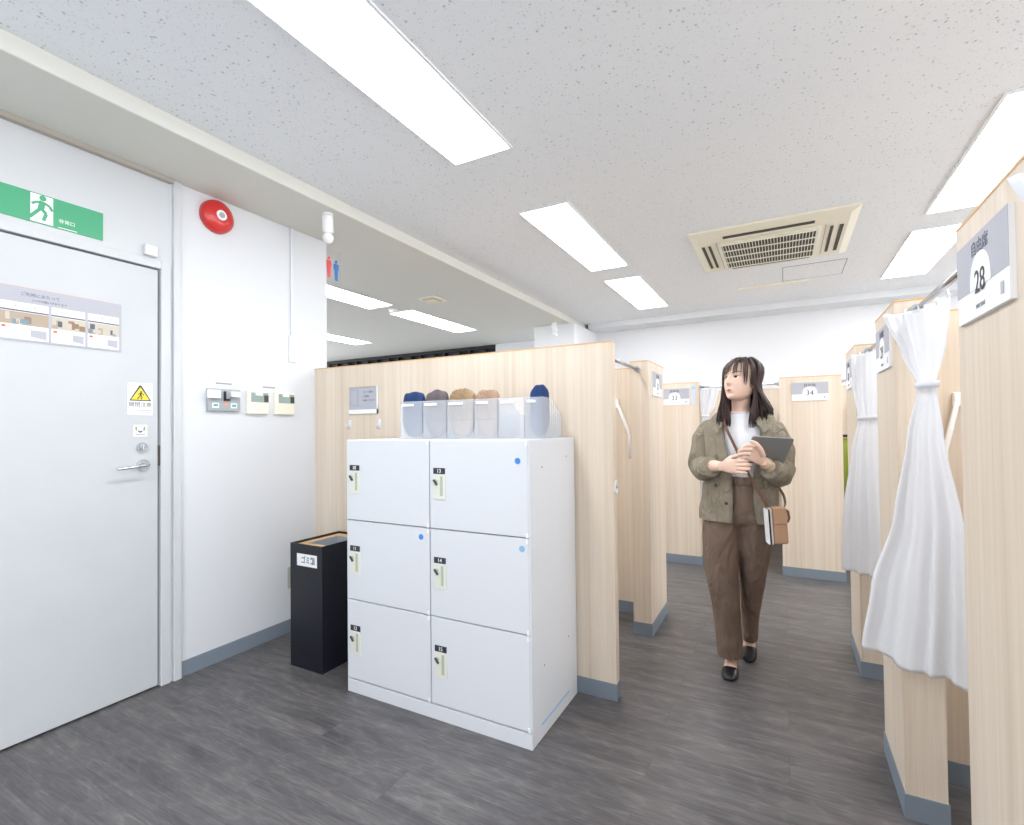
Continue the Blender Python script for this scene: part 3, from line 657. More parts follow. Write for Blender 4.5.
# ------------------------------------------------------------------ lime chair
t = thing('office_chair', (.70, 5.65, 0), 'lime green office chair with black frame seen right of sign 34', 'chair')
b = MB(); rings = []
for z, yy in ((.56, 5.60), (.75, 5.58), (.95, 5.585), (1.11, 5.61)): rings.append([V((x, yy+.06*((x-.70)/.24)**2*(-1)+.03, z)) for x in [.47+.46*k/12 for k in range(13)]])
b.loft(rings, lime_m, False, False); o = b.build('backrest', t, normals=False); o.modifiers.new('s', 'SOLIDIFY').thickness = .02
b = MB(); b.tube([(.46, 5.575, .55), (.455, 5.555, .85), (.46, 5.585, 1.13), (.70, 5.65, 1.14), (.94, 5.585, 1.13), (.945, 5.555, .85), (.94, 5.575, .55), (.70, 5.64, .53), (.46, 5.575, .55)], .016, blk_m, 10); b.build('back_frame', t)
b = MB(); b.box(.53, .87, 5.59, 5.63, 1.17, 1.19, blk_m, .006); b.tube([(.70, 5.63, 1.1), (.70, 5.62, 1.18)], .012, blk_m); b.build('headrest', t)
b = MB(); b.box(.46, .94, 5.60, 6.05, .42, .49, blk_m, .025); b.tube([(.70, 5.62, .56), (.70, 5.66, .42)], .02, blk_m); b.build('seat', t)
b = MB(); b.cyl((.70, 5.8, .08), (0, 0, 1), .025, .35, blk_m)
for k in range(5):
    a = 2*PI*k/5+.3; b.tube([(.70, 5.8, .10), (.70+.26*math.cos(a), 5.8+.26*math.sin(a), .065)], .018, blk_m); b.ell((.70+.26*math.cos(a), 5.8+.26*math.sin(a), .03), (.03, .03, .03), blk_m, 10)
b.build('base', t)

# ------------------------------------------------------------------ lockers
LX0, LXM, LX1, LY0, LY1, LZ = -1.845, -1.350, -.867, 1.745, 2.222, 1.193
t = thing('locker_cabinet', ((LX0+LX1)/2, (LY0+LY1)/2, 0), 'white cabinet of six lockers standing against the long partition', 'lockers')
b = MB(); b.box(LX0, LX1, LY0+.018, LY1, .0, LZ, white_m, .002); b.box(LX0, LX1, LY0, LY0+.018, 0, .060, white_m, .0015)
b.box(LX1-.006, LX1+.0004, LY0+.0015, LY0+.02, .06, LZ, white_m); b.box(LX0, LX0+.004, LY0+.0015, LY0+.02, .06, LZ, white_m); b.build('body', t)
b = MB(); b.box(LX0+.004, LX1-.004, LY0+.012, LY0+.018, .06, LZ-.004, seam_m); b.build('gap', t)
zs = [.064, .437, .812, LZ]
nums = {(0, 2): '10', (0, 1): '11', (0, 0): '12', (1, 2): '13', (1, 1): '14', (1, 0): '15'}
def plate(mb, xc, zc, num):
    M = frame((xc, LY0, zc), (1, 0, 0), (0, 0, 1), (0, -1, 0))
    mb.prism([(-.03, -.012), (.03, -.012), (.03, .013), (-.03, .013)], .003, dark_m, M)
    mb.text(num, .023, paper_m, M, .0032, bold=.0002)
sb = {(1, 2): (-.918, 1.111, sky_m), (0, 1): (-1.398, .770, sky_m), (1, 1): (-.903, .769, pale_m)}
for (i, j), num in nums.items():
    x0 = (LX0+.003, LXM+.003)[i]; x1 = (LXM-.003, LX1-.007)[i]; z0, z1_ = zs[j]+.003, zs[j+1]-.003
    b = MB(); b.box(x0, x1, LY0, LY0+.014, z0, z1_, white_m, .0015); dr = b.build('door', t); ORG[dr] = ORG[t]
    zt = z1_-.130
    xc = x0+.050
    b = MB(); plate(b, xc, zt, num); ob = b.build('number_plate', dr); ob['label'] = 'dark plate with white number '+num
    M = frame((xc, LY0, zt-.068), (1, 0, 0), (0, 0, 1), (0, -1, 0)); b = MB()
    b.prism([(-.031, -.052), (.032, -.052), (.032, .050), (-.031, .050)], .004, cream_m, M)
    b.prism([(.006, -.038), (.020, -.038), (.020, .046), (.006, .046)], .0044, mat('recess', (186, 188, 172), .6) if 'recess' not in MATS else MATS['recess'], M)
    b.build('lock_plate', dr)
    b = MB(); b.cyl((xc-.016, LY0-.004, zt-.045), (0, -1, 0), .009, .005, grey_m, 14); b.box(-.004, .004, -.007, 0, -.014, .014, slot_m, .001, Matrix.Translation((xc-.014, LY0-.008, zt-.048)) @ Matrix.Rotation(-.7, 4, 'Y')); b.build('keyhole', dr)
    b = MB()
    for zz in (z0+.006, z1_-.012): b.box(x1-.010, x1+.001, LY0-.005, LY0+.001, zz-.008, zz+.010, paper_m, .002)
    split_build(b, 'hinge', dr)
    if (i, j) in sb:
        sx, sz, sm = sb[(i, j)]; b = MB(); b.cyl((sx, LY0, sz), (0, -1, 0), .0125, .0012, sm, 24); b.build('sticker', dr)['label'] = 'round blue sticker'
b = MB()
for y, z in ((1.86, 1.08), (2.12, 1.11), (1.86, .28), (2.12, .30)): b.cyl((LX1, y, z), (1, 0, 0), .0045, .001, seam_m, 10)
split_build(b, 'screw', t)
b = MB(); b.box(LX1, LX1+.001, 1.83, 2.12, .052, .060, tape_m); b.build('tape_strip', t)['label'] = 'pale blue tape strip'

# ------------------------------------------------------------------ waste bin
bx0, bx1, by0, by1, bz = -2.318, -2.078, 1.798, 2.13, .645
t = thing('waste_bin', ((bx0+bx1)/2, (by0+by1)/2, 0), 'tall black rectangular waste bin between the wall and lockers', 'bin')
b = MB(); w = .006
for q in ((bx0, bx1, by0, by0+w), (bx0, bx1, by1-w, by1), (bx0, bx0+w, by0+w, by1-w), (bx1-w, bx1, by0+w, by1-w)): b.box(*q, 0, bz, black_m)
b.box(bx0+w, bx1-w, by0+w, by1-w, 0, .01, black_m); b.build('body', t)
b = MB(); zl = bz-.012; hx0, hx1, hy0, hy1 = bx0+.052, bx1-.038, by0+.065, by1-.06
for q in ((bx0+w, bx1-w, by0+w, hy0), (bx0+w, bx1-w, hy1, by1-w), (bx0+w, hx0, hy0, hy1), (hx1, bx1-w, hy0, hy1)): b.box(*q, zl-.012, zl, edge_m)
b.build('lid', t)['label'] = 'light wood lid ring around the opening'
b = MB()
for q in ((hx0, hx0+.003, hy0, hy1), (hx1-.003, hx1, hy0, hy1), (hx0, hx1, hy0, hy0+.003), (hx0, hx1, hy1-.003, hy1)): b.box(*q, zl-.14, zl+.001, grey_m)
b.box(hx0, hx1, hy0, hy1, zl-.145, zl-.14, dark_m); b.build('liner', t)
M = frame((-2.19, by0, .562), (1, 0, 0), (0, 0, 1), (0, -1, 0)); b = MB(); b.prism([(-.075, -.03), (.075, -.03), (.075, .033), (-.075, .033)], .0012, paper_m, M)
b.text('ゴミ箱', .040, ink_m, M @ Matrix.Translation((.008, 0, .0014)), width=.10, bold=.0006); b.build('label_sticker', t)

# ------------------------------------------------------------------ file boxes + cushions
def filebox(x0, x1, y0, y1, lab, h=.176):
    z0 = LZ+.0005; t = thing('file_box', XF[0] @ V(((x0+x1)/2, y0, z0)), lab, 'storage box', 'clear plastic file boxes on the lockers')
    b = MB(); w = .002; zc = z0+h; ys = y0+(y1-y0)*.42; zb = z0+h*.62
    def prof(x): return [V((x, y0, z0)), V((x, y1, z0)), V((x, y1, zb)), V((x, ys, zc)), V((x, y0, zc))]
    for xa in (x0, x1-w):
        A, B = prof(xa), prof(xa+w); i = b.mi(box_m); vs = [b.bm.verts.new(p) for p in A]; vt = [b.bm.verts.new(p) for p in B]
        b.bm.faces.new(vs[::-1]); b.bm.faces.new(vt)
        for k in range(5): b.bm.faces.new((vs[k], vs[(k+1) % 5], vt[(k+1) % 5], vt[k]))
    b.box(x0+w, x1-w, y0, y0+w, z0, zc, box_m); b.box(x0+w, x1-w, y1-w, y1, z0, zb, box_m); b.box(x0+w, x1-w, y0+w, y1-w, z0, z0+w, box_m)
    b.box(x0, x1, y0-.001, y0, z0+h*.48, z0+h*.48+.002, box_m)
    for k in range(8):
        y = y0+.025+k*(y1-y0-.04)/7.5; zz = zc if y < ys else zc+(zb-zc)*(y-ys)/(y1-ys); b.box(x1, x1+.0018, y, y+.003, z0, zz, box_m)
    b.build('shell', t)
    b = MB(); b.box(x0+.010, x0+(x1-x0)*.62, y0-.004, y0, zc-.024, zc-.013, paper_m, .0015); b.build('front_grip', t)
    return t
PH = math.radians(5); PV = (-.905, 1.96)
XF[0] = Matrix.Translation((PV[0], PV[1], 0)) @ Matrix.Rotation(PH, 4, 'Z')
def along(r): return -(PV[0]-PV[1]*r)/(math.cos(PH)-r*math.sin(PH))
XS = [along(q/1.952) for q in (-1.690, -1.548, -1.405, -1.252, -1.124, -.990)]+[.0]
labs = ['leftmost clear file box on the lockers, holding a navy cushion', 'clear file box holding the grey cushion', 'clear file box holding the taller brown knitted cushion', 'clear file box holding the tan knitted cushion', 'empty frosted file box left of the rightmost one', 'rightmost clear file box on the lockers, with ribbed side']
for k in range(6): filebox(XS[k]+.0015, XS[k+1]-.003, 0, .266, labs[k], .181)
def cushion(k, w, top, m, lab, lump, seed, knit=0, yc=.036, ry=.031):
    xc = (XS[k]+XS[k+1])/2; z0 = LZ+.006; h = top-z0; b = MB(); bm = bmesh.new(); bmesh.ops.create_uvsphere(bm, u_segments=72, v_segments=56, radius=1)
    s = lambda q, p: math.copysign(abs(q)**p, q)
    for v in bm.verts:
        x, y, z = v.co; f = 1+lump*noise.noise(V((x*2.4+seed, y*2.4, z*2.4)))
        if z > 0: x *= math.sqrt((1-min(z, .999)**6)/(1-min(z, .999)**2))*.98; x = max(-1, min(1, x))
        if knit: f += knit*abs(math.sin(11*math.atan2(x, z+.001)+6*y))*.7+knit*abs(math.sin(13*y+5*x))*.6
        else: f += .02*math.sin(7*x+5*y+seed)
        v.co = V((xc-(.006 if k < 5 else .001)+s(x, .85)*w/2*min(f, 1.0+knit), yc+s(y, .8)*ry*f, z0+h/2+s(z, .8)*h/2*(1 if z < 0 else f)))
    for f in bm.faces: f.smooth = True
    b.merge(bm, b.mi(m)); tag(b.build('round_cushion', org=XF[0] @ V((xc, yc, z0))), lab, 'cushion', 'rolled cushions in the file boxes')
cushion(0, .126, 1.422, navy_m, 'navy cushion standing in the leftmost file box', .05, 1)
cushion(1, .124, 1.425, gfl_m, 'dark grey cushion in the second file box', .05, 2)
cushion(2, .130, 1.418, brf_m, 'brown knitted cushion, the taller of the two knitted ones', .06, 3, .07)
cushion(3, .114, 1.412, tanf_m, 'tan knitted cushion beside the empty file box', .06, 4, .06)
cushion(5, .078, 1.430, navy_m, 'navy cushion in the rightmost file box', .06, 5, 0, .080, .062)
XF[0] = None
#WOMAN#
# ------------------------------------------------------------------ woman
WX, WY = -.20, 2.78
def W(p): return V((p[0]+WX, p[1]+WY, p[2]))
person = thing('person', (WX, WY, 0), 'young woman in khaki jacket and brown trousers walking with a tablet, looking aside', 'person')
def ering(c, rx, ry, n=32, p=1.0, tilt=None):
    out = []
    for k in range(n):
        a = 2*PI*k/n; s, q = math.sin(a), math.cos(a)
        d = V((rx*math.copysign(abs(s)**p, s), -ry*math.copysign(abs(q)**p, q), 0))
        if tilt: d = tilt @ d
        out.append(W(c)+d)
    return out
def sm(rows, n):   # smooth resample of tuples
    return [tuple(catmull(rows, k/n)) for k in range(n+1)]
def limb(mb, pts, m, n=20, sub=5, flat=1.0, fold=0, seed=0, ex=None):
    """pts (x,y,z,r) -> smooth tapered tube with optional folds"""
    P = sm(pts, sub*(len(pts)-1)); rings = []; U = None
    for k, p in enumerate(P):
        a, c = V(P[max(k-1, 0)][:3]), V(P[min(k+1, len(P)-1)][:3]); t = (c-a).normalized()
        if U is None: U = V((1, 0, 0)) if abs(t.x) < .8 else V((0, 0, 1))
        U = (U-t*U.dot(t)).normalized(); Wd = t.cross(U); rg = []
        for j in range(n):
            an = 2*PI*j/n; r = p[3]
            if fold:
                q = V(p[:3]); r *= 1+fold*noise.noise(V((math.cos(an)*1.6+seed, math.sin(an)*1.6, k/len(P)*9)))+fold*.5*math.sin(k/len(P)*26+2*math.sin(an)+seed)*math.exp(-((k/len(P)-.55)/.25)**2)
            rg.append(W(p[:3])+(U*math.cos(an)*flat+Wd*math.sin(an))*r)
        rings.append(rg)
    mb.loft(rings, m)
def remesh(o, vox, smooth=6, fac=.5):
    r_ = o.modifiers.new('r', 'REMESH'); r_.mode = 'VOXEL'; r_.voxel_size = vox; r_.use_smooth_shade = True
    if smooth: s_ = o.modifiers.new('s', 'SMOOTH'); s_.iterations = smooth; s_.factor = fac
    dg = bpy.context.evaluated_depsgraph_get(); me = bpy.data.meshes.new_from_object(o.evaluated_get(dg)); o.modifiers.clear(); old = o.data
    o.data = me; bpy.data.meshes.remove(old)
    for f in me.polygons: f.use_smooth = True
    return o

# head frame: face turned to the image left, chin a little up
HC = V((.020, -.005, 1.470)); hy_, hp_ = math.radians(-34), math.radians(5)
HR = Matrix.Rotation(hy_, 3, 'Z') @ Matrix.Rotation(-hp_, 3, 'X')      # local: x her left(+), -y forward, z up
def HP(x, y, z): return W(tuple(HC+HR @ V((x, y, z))))
HS = [(-.106, .066, -.030, .018), (-.099, .080, -.010, .034), (-.085, .086, .030, .047), (-.06, .087, .062, .058), (-.03, .087, .082, .066), (0, .086, .090, .070), (.03, .087, .093, .073), (.055, .082, .090, .071), (.078, .066, .076, .060), (.094, .042, .05, .042), (.102, .012, .015, .014)]
def hprof(z):
    t = min(max(z, HS[0][0]), HS[-1][0])
    for a, c in zip(HS, HS[1:]):
        if a[0] <= t <= c[0]:
            f = (t-a[0])/(c[0]-a[0]); return [a[i]+(c[i]-a[i])*f for i in (1, 2, 3)]
def g(x, s): return math.exp(-(x/s)**2)
def hsurf(ang, z):
    """ang 0 = forward, + to her left; returns local xyz"""
    fr, bk, w = hprof(z); s, c = math.sin(ang), math.cos(ang)
    p = .92; x = w*math.copysign(abs(s)**p, s); y = -(fr if c > 0 else bk)*math.copysign(abs(c)**p, c)
    if c > 0:
        n = 0
        nz = g(z+.022, .016)*.021 if z < -.022 else .021*max(0, 1-(z+.022)/.045)**1.0 if z < .023 else 0
        n += nz*g(x, .0085+.003*g(z+.026, .012))
        n += .0035*g(z+.030, .008)*(g(x-.011, .006)+g(x+.011, .006))
        n -= .0085*g(z-.008, .011)*(g(x-.031, .016)+g(x+.031, .016))
        n += .003*g(z-.026, .009)*g(x, .045)
        n += .005*g(z+.056, .006)*g(x, .018)+.0055*g(z+.067, .006)*g(x, .015)-.002*g(z+.0615, .0022)*g(x, .018)
        n -= .004*g(z+.080, .008)*g(x, .02)
        n += .007*g(z+.097, .012)*g(x, .02)
        n += .004*g(z+.032, .022)*(g(x-.040, .018)+g(x+.040, .018))
        y -= n
    return x, y, z
b = MB()
rings = []
for k in range(56):
    z = -.106+.208*k/55; rings.append([HP(*hsurf(2*PI*j/96, z)) for j in range(96)])
b.loft(rings, skin_m)
for s in (1, -1):   # ears
    ear = [(.066*s, .012, -.040, .008), (.071*s, .016, -.020, .012), (.074*s, .020, .0, .015), (.072*s, .018, .014, .010)]
    b.tube([HP(*e[:3]) for e in ear], [e[3] for e in ear], skin_m, 10, flat=.45, up=HR @ V((1, 0, 0)))
limb(b, [(.014, .030, 1.245, .052), (.014, .026, 1.29, .048), (.014, .018, 1.33, .043), (.016, .010, 1.37, .045), (.018, .008, 1.42, .048)], skin_m, 28)
for rws in ([(.82, 0, .03, .10, .07), (.88, 0, .03, .125, .085), (.98, .003, .03, .118, .085), (1.10, .006, .02, .130, .09), (1.20, .01, .018, .135, .088), (1.25, .012, .02, .120, .070), (1.28, .012, .02, .085, .055), (1.31, .012, .02, .055, .045)],):
    b.loft([ering((r[1], r[2], r[0]), r[3], r[4]) for r in sm(rws, 24)], skin_m)
# arms
limb(b, [(-.115, .025, 1.215, .036), (-.163, .03, 1.15, .036), (-.185, .03, 1.045, .036), (-.135, -.08, 1.040, .034), (-.095, -.140, 1.043, .028), (-.064, -.172, 1.045, .0215)], skin_m)
limb(b, [(.13, .025, 1.208, .036), (.174, .03, 1.14, .036), (.192, .03, 1.035, .036), (.165, -.07, 1.028, .034), (.143, -.125, 1.045, .027), (.118, -.163, 1.072, .0215)], skin_m)
# legs
limb(b, [(-.08, .03, .86, .06), (-.09, .0, .62, .062), (-.075, -.01, .43, .052), (-.065, .03, .28, .05), (-.06, .055, .12, .034), (-.057, .062, .06, .034)], skin_m)
limb(b, [(.07, .03, .86, .06), (.065, .05, .62, .062), (.045, .10, .45, .052), (.03, .19, .31, .05), (.021, .27, .19, .034), (.020, .295, .135, .033)], skin_m)
def foot(mb, heel, toe, m, prof, w0=1.0, up=None, sole=0):
    h, t_ = V(heel), V(toe); d = t_-h; L = d.length; d.normalize(); U = V((0, 0, 1)); U = (U-d*U.dot(d)).normalized(); S = d.cross(U); rings = []
    for (s, wd, z0, z1) in sm(prof, 20):
        c = h+d*(s*L); zc = (z0+z1)/2; rz = (z1-z0)/2; rg = []
        for j in range(24):
            a = 2*PI*j/24; sx, sz = math.sin(a), math.cos(a)
            rg.append(W(tuple(c+S*(wd*w0*math.copysign(abs(sx)**.8, sx))+U*(zc+rz*math.copysign(abs(sz)**.8, sz)))))
        rings.append(rg)
    mb.loft(rings, m)
FS = [(.02, .018, .008, .05), (.12, .026, .006, .085), (.28, .028, .006, .082), (.45, .029, .006, .056), (.62, .033, .006, .040), (.78, .034, .006, .030), (.92, .024, .006, .022), (.98, .008, .008, .016)]
foot(b, (-.057, .095, 0), (-.050, -.125, 0), skin_m, FS); foot(b, (.020, .325, .085), (.022, .125, 0), skin_m, FS)
# hands
def finger(mb, base, d1, d2, d3, l, r):
    p = V(base); P = [(*p, r*1.0)]
    for d, k, rr_ in ((d1, .45, .98), (d2, .32, .9), (d3, .23, .72)):
        p = p+V(d).normalized()*l*k; P.append((*p, r*rr_))
    P.append((*(p+V(d3).normalized()*l*.04), r*.35))
    limb(mb, P, skin_m, 12, 3); return p
def palm(mb, a, c, up, nrm, wa, wc, th):
    """from wrist a to knuckle line c; up = across direction"""
    a, c, up, nrm = V(a), V(c), V(up).normalized(), V(nrm).normalized(); rings = []
    for k in range(9):
        f = k/8; ctr = a+(c-a)*f; w_ = wa+(wc-wa)*math.sin(f*PI/2); t_ = th*(1-.12*f)*(1+.15*math.sin(f*PI))
        rings.append([W(tuple(ctr+up*(w_*math.copysign(abs(math.sin(q))**.8, math.sin(q)))+nrm*(t_*math.copysign(abs(math.cos(q))**.8, math.cos(q))))) for q in [2*PI*j/20 for j in range(20)]])
    mb.loft(rings, skin_m)
# her right hand (image left), under the tablet corner, back of hand to the viewer
palm(b, (-.068, -.170, 1.045), (.004, -.203, 1.048), (0, 0, 1), (.4, -.9, 0), .021, .035, .0125)
tips = []
for z, l, dz in ((1.074, .066, .05), (1.056, .073, .0), (1.038, .067, -.03), (1.022, .052, -.08)):
    tips.append(finger(b, (.000, -.203, z), (1, -.10, dz), (1, .35, dz), (.8, .8, dz), l, .0088 if l > .06 else .0078))
limb(b, [(-.045, -.178, 1.066, .012), (-.022, -.176, 1.086, .011), (.000, -.172, 1.094, .0098), (.020, -.166, 1.097, .0085), (.026, -.164, 1.097, .004)], skin_m, 12, 3)
# her left hand (image right), spread over the back of the tablet
kd = V((-.62, -.28, .52)).normalized()
palm(b, (.118, -.166, 1.072), (.072, -.212, 1.116), (.42, -.05, .90), (-.35, -.9, -.2), .021, .036, .0125)
for (o, l, d1, d2, d3) in (((.088, -.220, 1.146), .064, (-.9, -.15, .10), (-.85, .1, -.35), (-.6, .5, -.5)), ((.076, -.222, 1.128), .070, (-.95, -.05, .05), (-.9, .3, -.3), (-.6, .7, -.3)),
                           ((.065, -.218, 1.110), .064, (-.95, -.02, -.02), (-.85, .4, -.25), (-.5, .8, -.2)), ((.057, -.208, 1.092), .050, (-.95, .0, -.06), (-.8, .45, -.15), (-.5, .8, -.1))):
    finger(b, o, d1, d2, d3, l, .0088 if l > .06 else .0078)
limb(b, [(.118, -.185, 1.098, .012), (.108, -.208, 1.130, .0115), (.090, -.222, 1.156, .010), (.072, -.226, 1.166, .0085), (.066, -.226, 1.167, .004)], skin_m, 12, 3)
body = b.build('body', person); remesh(body, .0030, 3, .4); body['label'] = 'bare face, hands and ankles'

# face details
def facepatch(pts, off, m, name, th=.0012):
    """pts list of rows of (x,z) on the face -> thin skin-hugging patch"""
    def y_of(x, z):
        best = None; lo, hi = -1.5, 1.5
        for _ in range(30):
            md = (lo+hi)/2
            if hsurf(md, z)[0] < x: lo = md
            else: hi = md
        return hsurf((lo+hi)/2, z)[1]
    mb = MB(); rows = [[HP(x, y_of(x, z)-off, z) for x, z in r] for r in pts]
    mb.loft(rows, m, False, False); o = mb.build(name, person, normals=False); s_ = o.modifiers.new('s', 'SOLIDIFY'); s_.thickness = th; s_.offset = 0
    for p in o.data.polygons: p.use_smooth = True
    return o
def lens(cx, cz, w, hu, hl, n=14, rows=5, tilt=0):
    out = []
    for j in range(rows):
        v = j/(rows-1); r = []
        for k in range(n+1):
            u = -1+2*k/n; e = max(0, 1-u*u)**.7; r.append((cx+u*w, cz+tilt*u+(-hl*e)*(1-v)+(hu*e)*v))
        out.append(r)
    return out
for s in (1, -1):
    facepatch(lens(.031*s, .004, .0135, .0050, .0045), .0012, eye_m, 'eye')
    facepatch(lens(.029*s-.002, .004, .0066, .0056, .0052, 10), .0024, iris_m, 'iris')
    facepatch([[(.031*s+u*.0155, .004+.0058*(1-u*u)+dz) for u in [-1+.2*k for k in range(11)]] for dz in (0, .0022)], .0022, iris_m, 'eyelash')
    facepatch([[(.033*s+u*.018, .0235+.004*(1-u*u)+.002*u*s+dz) for u in [-1+.2*k for k in range(11)]] for dz in (0, .0036)], .0014, brow_m, 'eyebrow')
facepatch([[(u*.0165, -.0615+.0045*(1-abs(u))**.7*(1 if abs(u) > .15 else .85)*v) for u in [-1+.1*k for k in range(21)]] for v in (0, .5, 1)], .0014, lip_m, 'lip')
facepatch([[(u*.0155, -.0620-.0065*(1-u*u)**.8*v) for u in [-1+.1*k for k in range(21)]] for v in (0, .5, 1)], .0016, lip_m, 'lip')

# hair
b = MB(); rings = []
for k in range(26):   # cap over crown, sides and back
    z = -.045+.160*k/25; row = []
    for j in range(41):
        a = math.radians(90)+(2*PI-math.radians(90+64))*j/40 if z < .062 else None
        zz = min(z, .101); fr, bk, w_ = hprof(zz); ex_ = .012
        if a is None:
            t_ = (z-.062)/.053; am = math.radians(90)*max(0, 1-t_*2.0); an = math.radians(64)*max(0, 1-t_*2.0); a = am+(2*PI-am-an)*j/40
        s, c = math.sin(a), math.cos(a); sc = 1
        if z > .09: q = (z-.09)/.025; sc = math.sqrt(max(0, 1-q*q)); fr, bk, w_ = hprof(.09)
        row.append(HP((w_+ex_)*s*sc, -((fr if c > 0 else bk)+ex_)*c*sc, z if z < .09 else .09+(z-.09)*.95))
    rings.append(row)
b.loft(rings, hair_m, False, False)
part_x = .010
def strand(mb, P, r0, r1=None, fl=.55):
    rr_ = [r0*(.6+.4*min(1, k/2)) for k in range(len(P))]; rr_[-1] = r0*.12; rr_[-2] = r0*.6
    mb.tube(P, rr_, hair_m, 6, flat=fl)
rnd = random.Random(11)
for i in range(520):
    a = math.radians(rnd.uniform(93, 298)); back = -math.cos(a)  # 1 = nape
    P = []; jit = rnd.uniform(-.003, .004)
    for k in range(7):           # over the skull
        z = .108-.13*(k/6)**1.3; q = k/6
        zz = min(z, .09); fr, bk, w_ = hprof(zz); s, c = math.sin(a), math.cos(a); sc = 1
        if z > .085: sc = max(.10, math.sqrt(max(0, 1-((z-.085)/.030)**2))*.95)
        P.append(HP(((w_+.014+jit)*s)*sc+part_x*(1-q), -((fr if c > 0 else bk)+.014+jit)*c*sc, z+.004))
    last = P[-1]-W((0, 0, 0)); dirw = (HR @ V((math.sin(a), -math.cos(a), 0))); dirw.z = 0; dirw.normalize()
    # where the lock hangs to (person frame)
    zend = 1.235+rnd.uniform(-.012, .03)+.02*max(0, back)
    ex_, ey_ = dirw.x, dirw.y
    side = 1 if ex_ > -.25 else -1
    if ex_ > .15:      # image right mass
        ctr = V((.110, -.035)) if ey_ < .35 else V((.115, .065)); tgt = V((ctr.x+rnd.uniform(-.042, .045), ctr.y+rnd.uniform(-.04, .03)))
    elif ex_ < -.15:
        ctr = V((-.062, -.075)) if ey_ < .55 else V((-.06, .07)); tgt = V((ctr.x+rnd.uniform(-.04, .035), ctr.y+rnd.uniform(-.02, .03)))
        zend += .004
    else: tgt = V((.02+rnd.uniform(-.07, .07), .115+rnd.uniform(-.01, .01)))
    if tgt.x > .135: zend = 1.285+rnd.uniform(0, .02)
    for k in range(1, 9):
        f = k/8; z = last.z+(zend-last.z)*f; e = f*f*(3-2*f)
        P.append(W((last.x+(tgt.x-last.x)*e+rnd.uniform(-.0015, .0015), last.y+(tgt.y-last.y)*e, z)))
    strand(b, P, rnd.uniform(.0034, .0068))
for i in range(46):      # wispy fringe
    a = math.radians(rnd.uniform(-60, 84)); P = []; zl = .020+rnd.uniform(-.006, .014)-.030*abs(a)
    if abs(a) > .75: zl -= .03
    for k in range(7):
        q = k/6; z = .104-(.104-zl)*q**1.1; zz = min(z, .09); fr, bk, w_ = hprof(zz); aa = a+.14*q
        sc = max(.2, math.sqrt(max(0, 1-((z-.085)/.030)**2))) if z > .085 else 1
        P.append(HP((w_+.009)*math.sin(aa)*sc+part_x*(1-q), -(fr+.010)*math.cos(aa)*sc, z+.004*(1-q)))
    strand(b, P, rnd.uniform(.0016, .0034), fl=.5)
for s, x0 in ((1, 1), (-1, -1)):   # face framing locks
    for i in range(22):
        a = s*math.radians(rnd.uniform(88, 100) if s > 0 else rnd.uniform(62, 78)); P = []
        for k in range(6):
            q = k/5; z = .10-.12*q; zz = min(z, .09); fr, bk, w_ = hprof(zz); sc = .6 if z > .09 else 1
            P.append(HP((w_+.011)*math.sin(a)*sc, -(fr+.010)*math.cos(a)*sc, z))
        l = P[-1]-W((0, 0, 0)); T = V((.062+rnd.uniform(-.012, .02), -.098+rnd.uniform(-.008, .008), 1.228)) if s > 0 else V((-.030+rnd.uniform(-.02, .006), -.100+rnd.uniform(-.01, .01), 1.236))
        for k in range(1, 8):
            f = k/7; e = f*f*(3-2*f); P.append(W((l.x+(T.x-l.x)*e, l.y+(T.y-l.y)*e, l.z+(T.z-l.z)*f)))
        strand(b, P, rnd.uniform(.0026, .0048))
b.build('hair', person, smooth=True)

# T-shirt
b = MB(); rws = [(.955, .004, .03, .130, .094), (1.05, .006, .022, .134, .099), (1.12, .008, .018, .142, .104), (1.20, .01, .018, .146, .100), (1.245, .012, .02, .134, .086), (1.272, .012, .021, .106, .071), (1.290, .013, .022, .084, .062), (1.302, .014, .022, .063, .056)]
rg = []
for r in sm(rws, 40):
    ring = ering((r[1], r[2], r[0]), r[3], r[4], 64); rg.append([p+V((0, -.004*noise.noise(V((p.x*22, p.z*14, 3))), 0)) for p in ring])
b.loft(rg, shirt_m, False); b.tube([rg[-1][k] for k in range(64)]+[rg[-1][0]], .0035, shirt_m, 8, caps=False)
o = b.build('t_shirt', person); o.modifiers.new('s', 'SOLIDIFY').thickness = .003

# trousers
b = MB()
b.loft([ering((r[1], r[2], r[0]), r[3], r[4], 40) for r in sm([(.715, -.012, .035, .09, .055), (.75, -.012, .035, .152, .100), (.78, -.012, .035, .158, .110), (.85, -.006, .032, .155, .114), (.93, .0, .03, .140, .104), (.985, .003, .03, .129, .097)], 16)], trou_m)
def leg(rows, m, seed):
    P = sm(rows, 44); rings = []
    for k, (z, xl, xr, cy, ry) in enumerate(P):
        rg = []; rx = (xr-xl)/2; cx = (xl+xr)/2
        for j in range(48):
            a = 2*PI*j/48; f = 1+.035*noise.noise(V((math.cos(a)*1.5+seed, math.sin(a)*1.5, z*7)))+.04*max(0, noise.noise(V((math.cos(a)*1.1+z*4, math.sin(a)*1.1+seed, z*16))))
            f += .05*g(a-0, .22)+.05*g(a-2*PI, .22)      # pressed crease
            rg.append(W((cx+rx*math.sin(a)*f, cy-ry*math.cos(a)*f, z)))
        rings.append(rg)
    b.loft(rings, m)
leg([(.80, -.165, .01, .03, .105), (.68, -.178, .004, .015, .105), (.50, -.166, -.006, -.012, .092), (.34, -.140, -.004, -.0, .080), (.20, -.127, -.001, .012, .072), (.070, -.118, .002, .018, .070)], trou_m, 1)
